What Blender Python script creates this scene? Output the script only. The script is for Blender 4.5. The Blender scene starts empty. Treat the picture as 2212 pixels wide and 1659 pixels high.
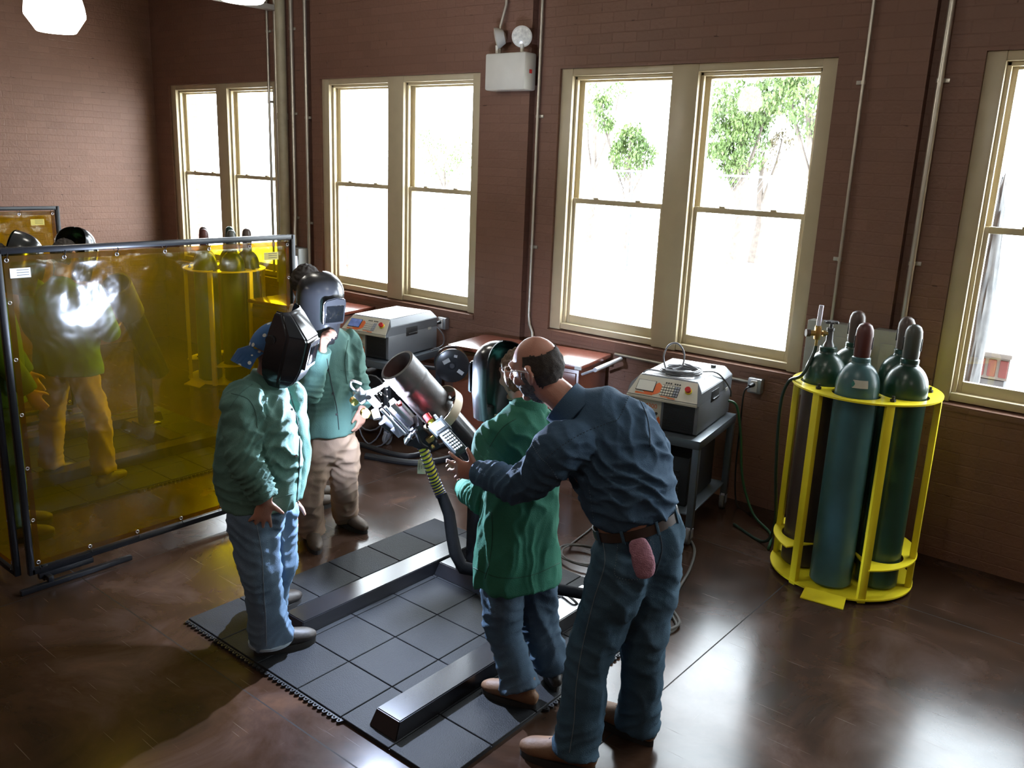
import bpy, bmesh, math, random
from mathutils import Vector, Matrix, noise
V = Vector
PI = math.pi
scene = bpy.context.scene
COL = scene.collection

# ---------------------------------------------------------------- camera
FPX = 1865.69
cam_d = bpy.data.cameras.new('camera')
cam = bpy.data.objects.new('camera', cam_d)
COL.objects.link(cam)
CAM = V((3.808, -2.115, 2.387))
RX = V((0.7717, 0.6348, 0.0389)); RY = V((0.1880, -0.1683, -0.9676)); RZ = V((-0.6077, 0.7541, -0.2492))
RZ.normalize(); RX = (RX - RZ * RX.dot(RZ)).normalized(); RY = RZ.cross(RX)
m = Matrix(((RX.x, -RY.x, -RZ.x, CAM.x), (RX.y, -RY.y, -RZ.y, CAM.y), (RX.z, -RY.z, -RZ.z, CAM.z), (0, 0, 0, 1)))
cam.matrix_world = m
cam_d.sensor_width = 36.0
cam_d.lens = 36.0 * FPX / 2212
cam_d.clip_end = 300
scene.camera = cam

# ---------------------------------------------------------------- world, exposure
w = bpy.data.worlds.new('sky'); scene.world = w; w.use_nodes = True
nt = w.node_tree
bg = nt.nodes['Background']
bg.inputs[0].default_value = (0.85, 0.93, 1.0, 1)
bg.inputs[1].default_value = 17.0
scene.view_settings.view_transform = 'Standard'
scene.view_settings.look = 'None'
scene.view_settings.exposure = 0.65
scene.view_settings.gamma = 1.0
scene.view_settings.use_curve_mapping = False
cy = scene.cycles
cy.max_bounces = 8; cy.diffuse_bounces = 5; cy.glossy_bounces = 4; cy.transmission_bounces = 6
cy.transparent_max_bounces = 24
cy.sample_clamp_indirect = 8.0
cy.caustics_reflective = False; cy.caustics_refractive = False
cy.use_denoising = True

def portal(x0, x1, z0, z1, y):
    l = bpy.data.lights.new('window_daylight', 'AREA'); l.shape = 'RECTANGLE'
    l.size = x1 - x0; l.size_y = z1 - z0; l.energy = 1
    l.cycles.is_portal = True
    o = bpy.data.objects.new('window_daylight', l); COL.objects.link(o)
    o.location = ((x0 + x1) / 2, y, (z0 + z1) / 2); o.rotation_euler = (-PI / 2, 0, 0)
WINDOWS = [(-6.33, -4.20), (-3.48, -1.34), (-0.50, 1.69), (2.54, 4.70), (5.56, 7.72)]  # last window lies out of view, added for the light it lets in
for a, b in WINDOWS: portal(a, b, 1.05, 3.1, 3.95)

# ---------------------------------------------------------------- helpers
def pray(px, py):
    return (RX * ((px - 1106) / FPX) + RY * ((py - 829.5) / FPX) + RZ)
def fl(px, py, z=0.0):
    d = pray(px, py); return CAM + d * ((z - CAM.z) / d.z)
def yl(px, py, y):
    d = pray(px, py); return CAM + d * ((y - CAM.y) / d.y)
class Plane:
    """vertical plane through a spot on the floor, square to the line from the doorway to it"""
    def __init__(s, x, y):
        s.p = V((x, y, 0)); n = V((x - CAM.x, y - CAM.y, 0)); s.n = n.normalized()
        s.r = V((s.n.y, -s.n.x, 0))
    def __call__(s, px, py, off=0.0):
        d = pray(px, py); q = s.p + s.n * off
        return CAM + d * ((q - CAM).dot(s.n) / d.dot(s.n))

MATS = {}
def mat(name, col, rough=0.5, metal=0.0, var=0.12, scale=8.0, bump=0.0, bscale=60.0, spec=0.5, coat=0.0, emit=None, estr=0.0, col2=None, stretch=None, rvar=0.0, sheen=0.0):
    if name in MATS: return MATS[name]
    m = bpy.data.materials.new(name); m.use_nodes = True
    nt = m.node_tree; N = nt.nodes; L = nt.links
    b = N['Principled BSDF']
    tc = N.new('ShaderNodeTexCoord'); src = tc.outputs['Object']
    if stretch:
        mp = N.new('ShaderNodeMapping'); mp.inputs['Scale'].default_value = stretch
        L.new(src, mp.inputs[0]); src = mp.outputs[0]
    nz = N.new('ShaderNodeTexNoise'); nz.inputs['Scale'].default_value = scale; nz.inputs['Detail'].default_value = 5
    L.new(src, nz.inputs['Vector'])
    rp = N.new('ShaderNodeValToRGB')
    c = col
    c2 = col2 if col2 else tuple(min(1, x * (1 + var) + 0.004 * var) for x in c)
    c1 = c if col2 else tuple(x * (1 - var) for x in c)
    rp.color_ramp.elements[0].color = (*c1, 1); rp.color_ramp.elements[1].color = (*c2, 1)
    rp.color_ramp.elements[0].position = 0.3; rp.color_ramp.elements[1].position = 0.7
    L.new(nz.outputs[0], rp.inputs[0]); L.new(rp.outputs[0], b.inputs['Base Color'])
    b.inputs['Roughness'].default_value = rough; b.inputs['Metallic'].default_value = metal
    b.inputs['Specular IOR Level'].default_value = spec
    b.inputs['Coat Weight'].default_value = coat; b.inputs['Coat Roughness'].default_value = 0.08
    if sheen:
        b.inputs['Sheen Weight'].default_value = sheen
    if rvar:
        mr = N.new('ShaderNodeMapRange'); mr.inputs['To Min'].default_value = max(0, rough - rvar); mr.inputs['To Max'].default_value = rough + rvar
        L.new(nz.outputs[0], mr.inputs[0]); L.new(mr.outputs[0], b.inputs['Roughness'])
    if bump:
        nb = N.new('ShaderNodeTexNoise'); nb.inputs['Scale'].default_value = bscale; nb.inputs['Detail'].default_value = 4
        L.new(src, nb.inputs['Vector'])
        bp = N.new('ShaderNodeBump'); bp.inputs['Strength'].default_value = bump; bp.inputs['Distance'].default_value = 0.01
        L.new(nb.outputs[0], bp.inputs['Height']); L.new(bp.outputs[0], b.inputs['Normal'])
    if emit:
        b.inputs['Emission Color'].default_value = (*emit, 1); b.inputs['Emission Strength'].default_value = estr
    MATS[name] = m
    return m

def sharpen(bm, ang=0.6):
    bm.normal_update()
    for f in bm.faces: f.smooth = True
    for e in bm.edges:
        if len(e.link_faces) == 2: e.smooth = e.calc_face_angle(0.0) < ang
        else: e.smooth = True

def obj(name, bm, m, parent=None, ang=0.6, origin=None, recalc=True):
    """one mesh object; vertices are given in the frame of the world, moved to the parent's frame"""
    if recalc: bmesh.ops.recalc_face_normals(bm, faces=bm.faces[:])
    sharpen(bm, ang)
    off = None
    if origin is not None: off = V(origin)
    elif parent is not None: off = parent_loc(parent)
    if off is not None:
        for v in bm.verts: v.co -= off
    me = bpy.data.meshes.new(name); bm.to_mesh(me); bm.free()
    for mm in (m if isinstance(m, (list, tuple)) else [m]): me.materials.append(mm)
    o = bpy.data.objects.new(name, me); COL.objects.link(o)
    if parent is not None:
        o.parent = parent
        o.location = (0, 0, 0)
        if origin is not None: o.location = V(origin) - parent_loc(parent)
    elif origin is not None: o.location = origin
    return o
def parent_loc(p):
    l = V(p.location)
    while p.parent is not None:
        p = p.parent; l = l + V(p.location)
    return l
def tag(o, label, cat, group=None):
    o['label'] = label; o['category'] = cat
    if group: o['group'] = group
    return o
def thing(name, label, cat, loc, group=None):
    o = bpy.data.objects.new(name, None); COL.objects.link(o); o.location = loc
    o.empty_display_size = 0.05
    return tag(o, label, cat, group)
def struct(o):
    o['kind'] = 'structure'; return o
def copy_tree(o, parent=None):
    c = o.copy(); COL.objects.link(c)
    if parent is not None: c.parent = parent
    for ch in list(o.children): copy_tree(ch, c)
    return c

def new(): return bmesh.new()
def box(bm, c, s, M=None, bev=0.0, seg=2):
    """box centred at c with full size s; M a 3x3 rotation or 4x4"""
    r = bmesh.ops.create_cube(bm, size=1.0)
    vs = r['verts']
    for v in vs: v.co = V((v.co.x * s[0], v.co.y * s[1], v.co.z * s[2]))
    if bev > 0:
        es = list({e for v in vs for e in v.link_edges})
        rr = bmesh.ops.bevel(bm, geom=es, offset=bev, segments=seg, affect='EDGES', profile=0.5)
        vs = list({v for f in rr['faces'] for v in f.verts} | {v for v in vs if v.is_valid})
    for v in vs:
        p = v.co
        if M is not None: p = (M @ p) if len(M) == 3 else (M @ p)
        v.co = p + V(c)
    return vs
def frame(t, side=None):
    t = t.normalized()
    if side is None: side = V((0, 0, 1)) if abs(t.z) < 0.9 else V((1, 0, 0))
    a = side - t * side.dot(t)
    if a.length < 1e-6:
        side = V((1, 0, 0)) if abs(t.x) < 0.9 else V((0, 1, 0)); a = side - t * side.dot(t)
    a.normalize()
    return a, t.cross(a)
def ring(bm, c, a, b, n, ra, rb=None):
    rb = ra if rb is None else rb
    return [bm.verts.new(c + a * (ra * math.cos(2 * PI * i / n)) + b * (rb * math.sin(2 * PI * i / n))) for i in range(n)]
def bridge(bm, r0, r1):
    n = len(r0)
    for i in range(n): bm.faces.new((r0[i], r0[(i + 1) % n], r1[(i + 1) % n], r1[i]))
def cyl(bm, p0, p1, r0, r1=None, n=20, cap=True):
    p0, p1 = V(p0), V(p1); r1 = r0 if r1 is None else r1
    a, b = frame(p1 - p0)
    A = ring(bm, p0, a, b, n, r0); B = ring(bm, p1, a, b, n, r1); bridge(bm, A, B)
    if cap:
        bm.faces.new(A[::-1]); bm.faces.new(B)
def tube(bm, pts, r, n=8, closed=False, smooth=0, flat=1.0):
    pts = [V(p) for p in pts]
    if smooth: pts = spline(pts, smooth, closed)
    rings = []; k = len(pts); a = None
    for i, p in enumerate(pts):
        if closed: t = pts[(i + 1) % k] - pts[i - 1]
        else: t = pts[min(i + 1, k - 1)] - pts[max(i - 1, 0)]
        if t.length < 1e-9: t = V((0, 0, 1))
        a, b = frame(t, a)
        rr = r[i] if isinstance(r, list) and len(r) == k else (r if not isinstance(r, list) else r[0])
        rings.append(ring(bm, p, a, b, n, rr, rr * flat))
    for i in range(k - 1): bridge(bm, rings[i], rings[i + 1])
    if closed: bridge(bm, rings[-1], rings[0])
    else:
        bm.faces.new(rings[0][::-1]); bm.faces.new(rings[-1])
def cr(p0, p1, p2, p3, t):
    return 0.5 * ((2 * p1) + (p2 - p0) * t + (2 * p0 - 5 * p1 + 4 * p2 - p3) * t * t + (3 * p1 - p0 - 3 * p2 + p3) * t ** 3)
def spline(P, seg, closed=False):
    out = []; k = len(P)
    rng = range(k) if closed else range(k - 1)
    for i in rng:
        if closed: a, b, c, d = P[i - 1], P[i], P[(i + 1) % k], P[(i + 2) % k]
        else: a, b, c, d = P[max(i - 1, 0)], P[i], P[i + 1], P[min(i + 2, k - 1)]
        for j in range(seg): out.append(cr(a, b, c, d, j / seg))
    if not closed: out.append(P[-1])
    return out
def lathe(bm, prof, c=(0, 0, 0), n=32, axis=None, cap=True):
    """profile of (radius, height) pairs turned about an upright axis through c"""
    c = V(c); ax = V((0, 0, 1)) if axis is None else V(axis).normalized()
    a, b = frame(ax)
    rs = [ring(bm, c + ax * z, a, b, n, max(r, 1e-4)) for r, z in prof]
    for i in range(len(rs) - 1): bridge(bm, rs[i], rs[i + 1])
    if cap:
        bm.faces.new(rs[0][::-1]); bm.faces.new(rs[-1])
def prism(bm, poly, d):
    """closed polygon of points swept by vector d"""
    A = [bm.verts.new(V(p)) for p in poly]; B = [bm.verts.new(V(p) + V(d)) for p in poly]
    bm.faces.new(A[::-1]); bm.faces.new(B)
    n = len(A)
    for i in range(n): bm.faces.new((A[i], A[(i + 1) % n], B[(i + 1) % n], B[i]))
def basis(f, up=(0, 0, 1)):
    """columns: right, forward, up"""
    f = V(f).normalized(); u = V(up); r = f.cross(u).normalized(); u = r.cross(f)
    return Matrix((( r.x, f.x, u.x), (r.y, f.y, u.y), (r.z, f.z, u.z)))
def rotz(a): return Matrix.Rotation(a, 3, 'Z')
def text_mesh(bm, s, size, M4, depth=0.0006, align='CENTER'):
    cu = bpy.data.curves.new('t', 'FONT'); cu.body = s; cu.size = size; cu.extrude = depth
    cu.align_x = align; cu.align_y = 'CENTER'
    o = bpy.data.objects.new('t', cu); COL.objects.link(o)
    dg = bpy.context.evaluated_depsgraph_get()
    me = bpy.data.meshes.new_from_object(o.evaluated_get(dg))
    me.transform(M4); bm.from_mesh(me)
    bpy.data.objects.remove(o); bpy.data.meshes.remove(me); bpy.data.curves.remove(cu)
def m4(M3, loc):
    m = M3.to_4x4(); m.translation = V(loc); return m
# ---------------------------------------------------------------- setting materials
def brick_mat():
    m = bpy.data.materials.new('painted_brick'); m.use_nodes = True
    N = m.node_tree.nodes; L = m.node_tree.links; b = N['Principled BSDF']
    g = N.new('ShaderNodeNewGeometry'); sp = N.new('ShaderNodeSeparateXYZ'); L.new(g.outputs['Position'], sp.inputs[0])
    ad = N.new('ShaderNodeMath'); L.new(sp.outputs[0], ad.inputs[0]); L.new(sp.outputs[1], ad.inputs[1])
    cb = N.new('ShaderNodeCombineXYZ'); L.new(ad.outputs[0], cb.inputs[0]); L.new(sp.outputs[2], cb.inputs[1])
    nz = N.new('ShaderNodeTexNoise'); nz.inputs['Scale'].default_value = 6; nz.inputs['Detail'].default_value = 3
    L.new(cb.outputs[0], nz.inputs['Vector'])
    vm = N.new('ShaderNodeVectorMath'); vm.operation = 'MULTIPLY_ADD'; vm.inputs[1].default_value = (0.014, 0.014, 0); L.new(nz.outputs['Color'], vm.inputs[0]); L.new(cb.outputs[0], vm.inputs[2])
    br = N.new('ShaderNodeTexBrick'); L.new(vm.outputs[0], br.inputs['Vector'])
    br.inputs['Scale'].default_value = 1.0; br.inputs['Brick Width'].default_value = 0.215; br.inputs['Row Height'].default_value = 0.073
    br.inputs['Mortar Size'].default_value = 0.006; br.inputs['Mortar Smooth'].default_value = 0.9
    br.inputs['Color1'].default_value = (0.205, 0.108, 0.074, 1); br.inputs['Color2'].default_value = (0.185, 0.097, 0.066, 1); br.inputs['Mortar'].default_value = (0.180, 0.093, 0.063, 1)
    n2 = N.new('ShaderNodeTexNoise'); n2.inputs['Scale'].default_value = 1.1; n2.inputs['Detail'].default_value = 6; L.new(g.outputs['Position'], n2.inputs['Vector'])
    rp = N.new('ShaderNodeValToRGB'); rp.color_ramp.elements[0].color = (0.86, 0.84, 0.84, 1); rp.color_ramp.elements[1].color = (1.12, 1.1, 1.06, 1); L.new(n2.outputs[0], rp.inputs[0])
    mx = N.new('ShaderNodeMix'); mx.data_type = 'RGBA'; mx.blend_type = 'MULTIPLY'; mx.inputs[0].default_value = 1
    L.new(br.outputs['Color'], mx.inputs[6]); L.new(rp.outputs[0], mx.inputs[7])
    # chips: small dark pits in the paint along the joints
    n3 = N.new('ShaderNodeTexNoise'); n3.inputs['Scale'].default_value = 9; n3.inputs['Detail'].default_value = 2
    mp = N.new('ShaderNodeMapping'); mp.inputs['Scale'].default_value = (1, 1, 2.2); L.new(g.outputs['Position'], mp.inputs[0]); L.new(mp.outputs[0], n3.inputs['Vector'])
    cr_ = N.new('ShaderNodeMapRange'); cr_.inputs[1].default_value = 0.68; cr_.inputs[2].default_value = 0.72; L.new(n3.outputs[0], cr_.inputs[0])
    mu = N.new('ShaderNodeMath'); mu.operation = 'MULTIPLY'; L.new(cr_.outputs[0], mu.inputs[0]); L.new(br.outputs['Fac'], mu.inputs[1])
    mx2 = N.new('ShaderNodeMix'); mx2.data_type = 'RGBA'; L.new(mu.outputs[0], mx2.inputs[0]); L.new(mx.outputs[2], mx2.inputs[6]); mx2.inputs[7].default_value = (0.05, 0.02, 0.012, 1)
    L.new(mx2.outputs[2], b.inputs['Base Color'])
    b.inputs['Roughness'].default_value = 0.5; b.inputs['Specular IOR Level'].default_value = 0.35
    n4 = N.new('ShaderNodeTexNoise'); n4.inputs['Scale'].default_value = 38; n4.inputs['Detail'].default_value = 5; L.new(g.outputs['Position'], n4.inputs['Vector'])
    h = N.new('ShaderNodeMath'); h.operation = 'MULTIPLY_ADD'; h.inputs[1].default_value = -0.38; L.new(br.outputs['Fac'], h.inputs[0]); L.new(n4.outputs[0], h.inputs[2])
    bp = N.new('ShaderNodeBump'); bp.inputs['Strength'].default_value = 0.4; bp.inputs['Distance'].default_value = 0.01; L.new(h.outputs[0], bp.inputs['Height'])
    L.new(bp.outputs[0], b.inputs['Normal'])
    return m
BRICK = brick_mat()

def floor_mat():
    m = bpy.data.materials.new('stained_concrete'); m.use_nodes = True
    N = m.node_tree.nodes; L = m.node_tree.links; b = N['Principled BSDF']
    g = N.new('ShaderNodeNewGeometry')
    n1 = N.new('ShaderNodeTexNoise'); n1.inputs['Scale'].default_value = 1.6; n1.inputs['Detail'].default_value = 9; n1.inputs['Roughness'].default_value = 0.62; n1.inputs['Distortion'].default_value = 0.8
    L.new(g.outputs['Position'], n1.inputs['Vector'])
    rp = N.new('ShaderNodeValToRGB'); e = rp.color_ramp.elements
    e[0].position = 0.30; e[0].color = (0.018, 0.011, 0.007, 1); e[1].position = 0.74; e[1].color = (0.105, 0.056, 0.034, 1)
    x = e.new(0.5); x.color = (0.043, 0.022, 0.013, 1); x = e.new(0.6); x.color = (0.062, 0.036, 0.026, 1)
    L.new(n1.outputs[0], rp.inputs[0])
    sp = N.new('ShaderNodeSeparateXYZ'); L.new(g.outputs['Position'], sp.inputs[0])
    def line(axis, pos, wd):
        s = N.new('ShaderNodeMath'); s.operation = 'SUBTRACT'; L.new(sp.outputs[axis], s.inputs[0]); s.inputs[1].default_value = pos
        a = N.new('ShaderNodeMath'); a.operation = 'ABSOLUTE'; L.new(s.outputs[0], a.inputs[0])
        c = N.new('ShaderNodeMath'); c.operation = 'LESS_THAN'; c.inputs[1].default_value = wd; L.new(a.outputs[0], c.inputs[0]); return c.outputs[0]
    acc = None
    for ax, ps in ((0, (-3.83, -0.84, 2.15, 5.14)), (1, (-3.15, -0.15, 2.85))):
        for p in ps:
            o = line(ax, p, 0.0035)
            if acc is None: acc = o
            else:
                mm = N.new('ShaderNodeMath'); mm.operation = 'MAXIMUM'; L.new(acc, mm.inputs[0]); L.new(o, mm.inputs[1]); acc = mm.outputs[0]
    # scuffs and scratches
    mp = N.new('ShaderNodeMapping'); mp.inputs['Rotation'].default_value = (0, 0, 0.7); mp.inputs['Scale'].default_value = (3, 150, 1); L.new(g.outputs['Position'], mp.inputs[0])
    n2 = N.new('ShaderNodeTexNoise'); n2.inputs['Scale'].default_value = 1.0; n2.inputs['Detail'].default_value = 1; L.new(mp.outputs[0], n2.inputs['Vector'])
    mp2 = N.new('ShaderNodeMapping'); mp2.inputs['Rotation'].default_value = (0, 0, -0.5); mp2.inputs['Scale'].default_value = (170, 3.5, 1); L.new(g.outputs['Position'], mp2.inputs[0])
    n3 = N.new('ShaderNodeTexNoise'); n3.inputs['Scale'].default_value = 1.0; n3.inputs['Detail'].default_value = 3; L.new(mp2.outputs[0], n3.inputs['Vector'])
    mxm = N.new('ShaderNodeMath'); mxm.operation = 'MAXIMUM'; L.new(n2.outputs[0], mxm.inputs[0]); L.new(n3.outputs[0], mxm.inputs[1])
    sc = N.new('ShaderNodeMapRange'); sc.inputs[1].default_value = 0.72; sc.inputs[2].default_value = 0.80; L.new(mxm.outputs[0], sc.inputs[0])
    mx0 = N.new('ShaderNodeMix'); mx0.data_type = 'RGBA'; L.new(sc.outputs[0], mx0.inputs[0]); L.new(rp.outputs[0], mx0.inputs[6]); mx0.inputs[7].default_value = (0.085, 0.055, 0.042, 1)
    mx = N.new('ShaderNodeMix'); mx.data_type = 'RGBA'; L.new(acc, mx.inputs[0]); L.new(mx0.outputs[2], mx.inputs[6]); mx.inputs[7].default_value = (0.012, 0.008, 0.006, 1)
    L.new(mx.outputs[2], b.inputs['Base Color'])
    n5 = N.new('ShaderNodeTexNoise'); n5.inputs['Scale'].default_value = 5; n5.inputs['Detail'].default_value = 6; L.new(g.outputs['Position'], n5.inputs['Vector'])
    mr = N.new('ShaderNodeMapRange'); mr.inputs[1].default_value = 0.3; mr.inputs[2].default_value = 0.7; mr.inputs[3].default_value = 0.17; mr.inputs[4].default_value = 0.22; L.new(n5.outputs[0], mr.inputs[0])
    ad = N.new('ShaderNodeMath'); ad.operation = 'MULTIPLY_ADD'; ad.inputs[1].default_value = 0.22; L.new(sc.outputs[0], ad.inputs[0]); L.new(mr.outputs[0], ad.inputs[2])
    a2 = N.new('ShaderNodeMath'); a2.operation = 'MULTIPLY_ADD'; a2.inputs[1].default_value = 0.5; L.new(acc, a2.inputs[0]); L.new(ad.outputs[0], a2.inputs[2])
    L.new(a2.outputs[0], b.inputs['Roughness'])
    b.inputs['Specular IOR Level'].default_value = 0.27
    return m
CONC = floor_mat()

def schlick(N, L, f0, f1):
    lw = N.new('ShaderNodeLayerWeight'); lw.inputs[0].default_value = 0.5
    pw = N.new('ShaderNodeMath'); pw.operation = 'POWER'; pw.inputs[1].default_value = 5; L.new(lw.outputs['Facing'], pw.inputs[0])
    mr = N.new('ShaderNodeMapRange'); mr.inputs['To Min'].default_value = f0; mr.inputs['To Max'].default_value = f1; L.new(pw.outputs[0], mr.inputs[0])
    return mr.outputs[0]
def glass_mat(name='window_glass', tint=(0.97, 0.98, 0.98), gl=0.06, rough=0.02):
    m = bpy.data.materials.new(name); m.use_nodes = True
    N = m.node_tree.nodes; L = m.node_tree.links
    for n in list(N):
        if n.type != 'OUTPUT_MATERIAL': N.remove(n)
    out = [n for n in N if n.type == 'OUTPUT_MATERIAL'][0]
    t = N.new('ShaderNodeBsdfTransparent'); t.inputs[0].default_value = (*tint, 1)
    gsy = N.new('ShaderNodeBsdfGlossy'); gsy.inputs['Roughness'].default_value = rough
    tc = N.new('ShaderNodeTexCoord'); nz = N.new('ShaderNodeTexNoise'); nz.inputs['Scale'].default_value = 2; L.new(tc.outputs['Object'], nz.inputs['Vector'])
    bp = N.new('ShaderNodeBump'); bp.inputs['Strength'].default_value = 0.02; L.new(nz.outputs[0], bp.inputs['Height']); L.new(bp.outputs[0], gsy.inputs['Normal'])
    lw = schlick(N, L, 0.025, 0.5)
    mx = N.new('ShaderNodeMixShader'); L.new(lw, mx.inputs[0]); L.new(t.outputs[0], mx.inputs[1]); L.new(gsy.outputs[0], mx.inputs[2])
    L.new(mx.outputs[0], out.inputs[0]); return m
GLASS = glass_mat()
BEIGE = mat('beige_trim_paint', (0.50, 0.42, 0.27), 0.35, var=0.05, bump=0.05, bscale=30)
EMT = mat('galvanised_conduit', (0.50, 0.47, 0.40), 0.35, metal=0.75, var=0.1)
CEIL = mat('ceiling_paint', (0.24, 0.22, 0.20), 0.8, var=0.1)
DARKWALL = mat('rear_wall_paint', (0.20, 0.10, 0.075), 0.7, var=0.1)

# ---------------------------------------------------------------- room shell
YW, TH = 3.68, 0.36
XL, XR, YF, ZC = -6.68, 8.6, -6.5, 4.55
SILL, HEAD = 1.035, 3.11
GROOVES = [(-3.72, -3.62), (-0.80, -0.69), (2.235, 2.30)]
bm = new()
def wb(bm, x0, x1, z0, z1, y0=YW, y1=YW + TH): box(bm, ((x0 + x1) / 2, (y0 + y1) / 2, (z0 + z1) / 2), (x1 - x0, y1 - y0, z1 - z0))
edges = [XL - TH] + [x for ab in WINDOWS for x in ab] + [XR + TH]
for i in range(0, len(edges), 2):            # piers from floor to ceiling, with the shallow chases behind the conduits
    x0, x1 = edges[i], edges[i + 1]
    cuts = [x0] + [q for gv in GROOVES if x0 < gv[0] and gv[1] < x1 for q in gv] + [x1]
    for k in range(0, len(cuts), 2): wb(bm, cuts[k], cuts[k + 1], 0, ZC)
    for k in range(1, len(cuts) - 1, 2): wb(bm, cuts[k], cuts[k + 1], 0, ZC, YW + 0.07, YW + TH)
for a, b in WINDOWS:
    wb(bm, a, b, 0, SILL - 0.035); wb(bm, a, b, HEAD, ZC)
    # sloped brick sill, its nose standing a little proud of the wall
    prism(bm, [(a, YW - 0.012, SILL - 0.05), (a, YW - 0.012, SILL - 0.012), (a, YW + 0.10, SILL + 0.004), (a, YW + TH, SILL + 0.004), (a, YW + TH, SILL - 0.05)], (b - a, 0, 0))
struct(obj('wall_back', bm, BRICK))
bm = new(); box(bm, (XL - TH / 2, (YF + YW) / 2, ZC / 2), (TH, YW - YF, ZC)); struct(obj('wall_left', bm, BRICK))
bm = new(); box(bm, (XR + TH / 2, (YF + YW) / 2, ZC / 2), (TH, YW - YF, ZC)); struct(obj('wall_right', bm, BRICK))
bm = new(); box(bm, ((XL + XR) / 2, YF - TH / 2, ZC / 2), (XR - XL + 2 * TH, TH, ZC)); struct(obj('wall_front', bm, DARKWALL))
bm = new(); box(bm, ((XL + XR) / 2, (YF + YW) / 2, -0.1), (XR - XL + 2 * TH, YW - YF + 2 * TH, 0.2)); struct(obj('floor', bm, CONC))
bm = new(); box(bm, ((XL + XR) / 2, (YF + YW) / 2, ZC + 0.1), (XR - XL + 2 * TH, YW - YF + 2 * TH, 0.2)); struct(obj('ceiling', bm, CEIL))

def window(k, x0, x1):
    cx = (x0 + x1) / 2
    yf = YW + 0.025                    # face of the casing, just behind the brick face
    r = bpy.data.objects.new('window_%d' % k, None); COL.objects.link(r); r.location = (cx, yf, SILL); struct(r)
    bm = new()
    def b(xa, xb, za, zb, ya, yb, bev=0.004): box(bm, ((xa + xb) / 2, (ya + yb) / 2, (za + zb) / 2), (xb - xa, yb - ya, zb - za), bev=bev)
    jw, mw = 0.105, 0.21
    b(x0, x0 + jw, SILL, HEAD, yf, yf + 0.20); b(x1 - jw, x1, SILL, HEAD, yf, yf + 0.20)
    b(cx - mw / 2, cx + mw / 2, SILL, HEAD, yf, yf + 0.20)
    b(x0 + jw, x1 - jw, HEAD - 0.055, HEAD, yf + 0.004, yf + 0.20)
    obj('casing', bm, BEIGE, r)
    bm = new()
    for a, c in ((x0 + jw, cx - mw / 2), (cx + mw / 2, x1 - jw)):
        box(bm, ((a + c) / 2, yf + 0.085, SILL + 0.03), (c - a, 0.15, 0.05), bev=0.006)
    obj('stool', bm, BEIGE, r)
    bm = new()
    for a, c in ((x0 + jw, cx - mw / 2), (cx + mw / 2, x1 - jw)):     # stop mouldings inside each light
        for xa, s in ((a, 1), (c, -1)):
            box(bm, (xa + s * 0.0125, yf + 0.055, (SILL + HEAD) / 2), (0.025, 0.03, HEAD - SILL - 0.06), bev=0.004)
        box(bm, ((a + c) / 2, yf + 0.055, HEAD - 0.068), (c - a, 0.03, 0.026), bev=0.004)
    obj('stop_moulding', bm, BEIGE, r)
    zm = 2.10
    for a, c in ((x0 + jw, cx - mw / 2), (cx + mw / 2, x1 - jw)):
        for lo, z0, z1, y, bot in ((True, SILL + 0.05, zm + 0.02, yf + 0.085, 0.075), (False, zm - 0.02, HEAD - 0.055, yf + 0.125, 0.035)):
            bm = new(); st = 0.05
            def q(xa, xb, za, zb): box(bm, ((xa + xb) / 2, y, (za + zb) / 2), (xb - xa, 0.036, zb - za), bev=0.003)
            q(a, a + st, z0, z1); q(c - st, c, z0, z1); q(a + st, c - st, z0, z0 + bot); q(a + st, c - st, z1 - 0.04, z1)
            if lo:
                for sx in (0.28, 0.72): box(bm, (a + (c - a) * sx, y - 0.012, z1 + 0.006), (0.045, 0.03, 0.014), bev=0.003)
            s = obj('sash', bm, BEIGE, r)
            bm = new(); box(bm, ((a + c) / 2, y + 0.004, (z0 + bot + z1 - 0.04) / 2), (c - a - 2 * st, 0.004, z1 - z0 - bot - 0.04))
            obj('pane', bm, GLASS, s)
for k, (a, b) in enumerate(WINDOWS): window(k + 1, a, b)

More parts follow.
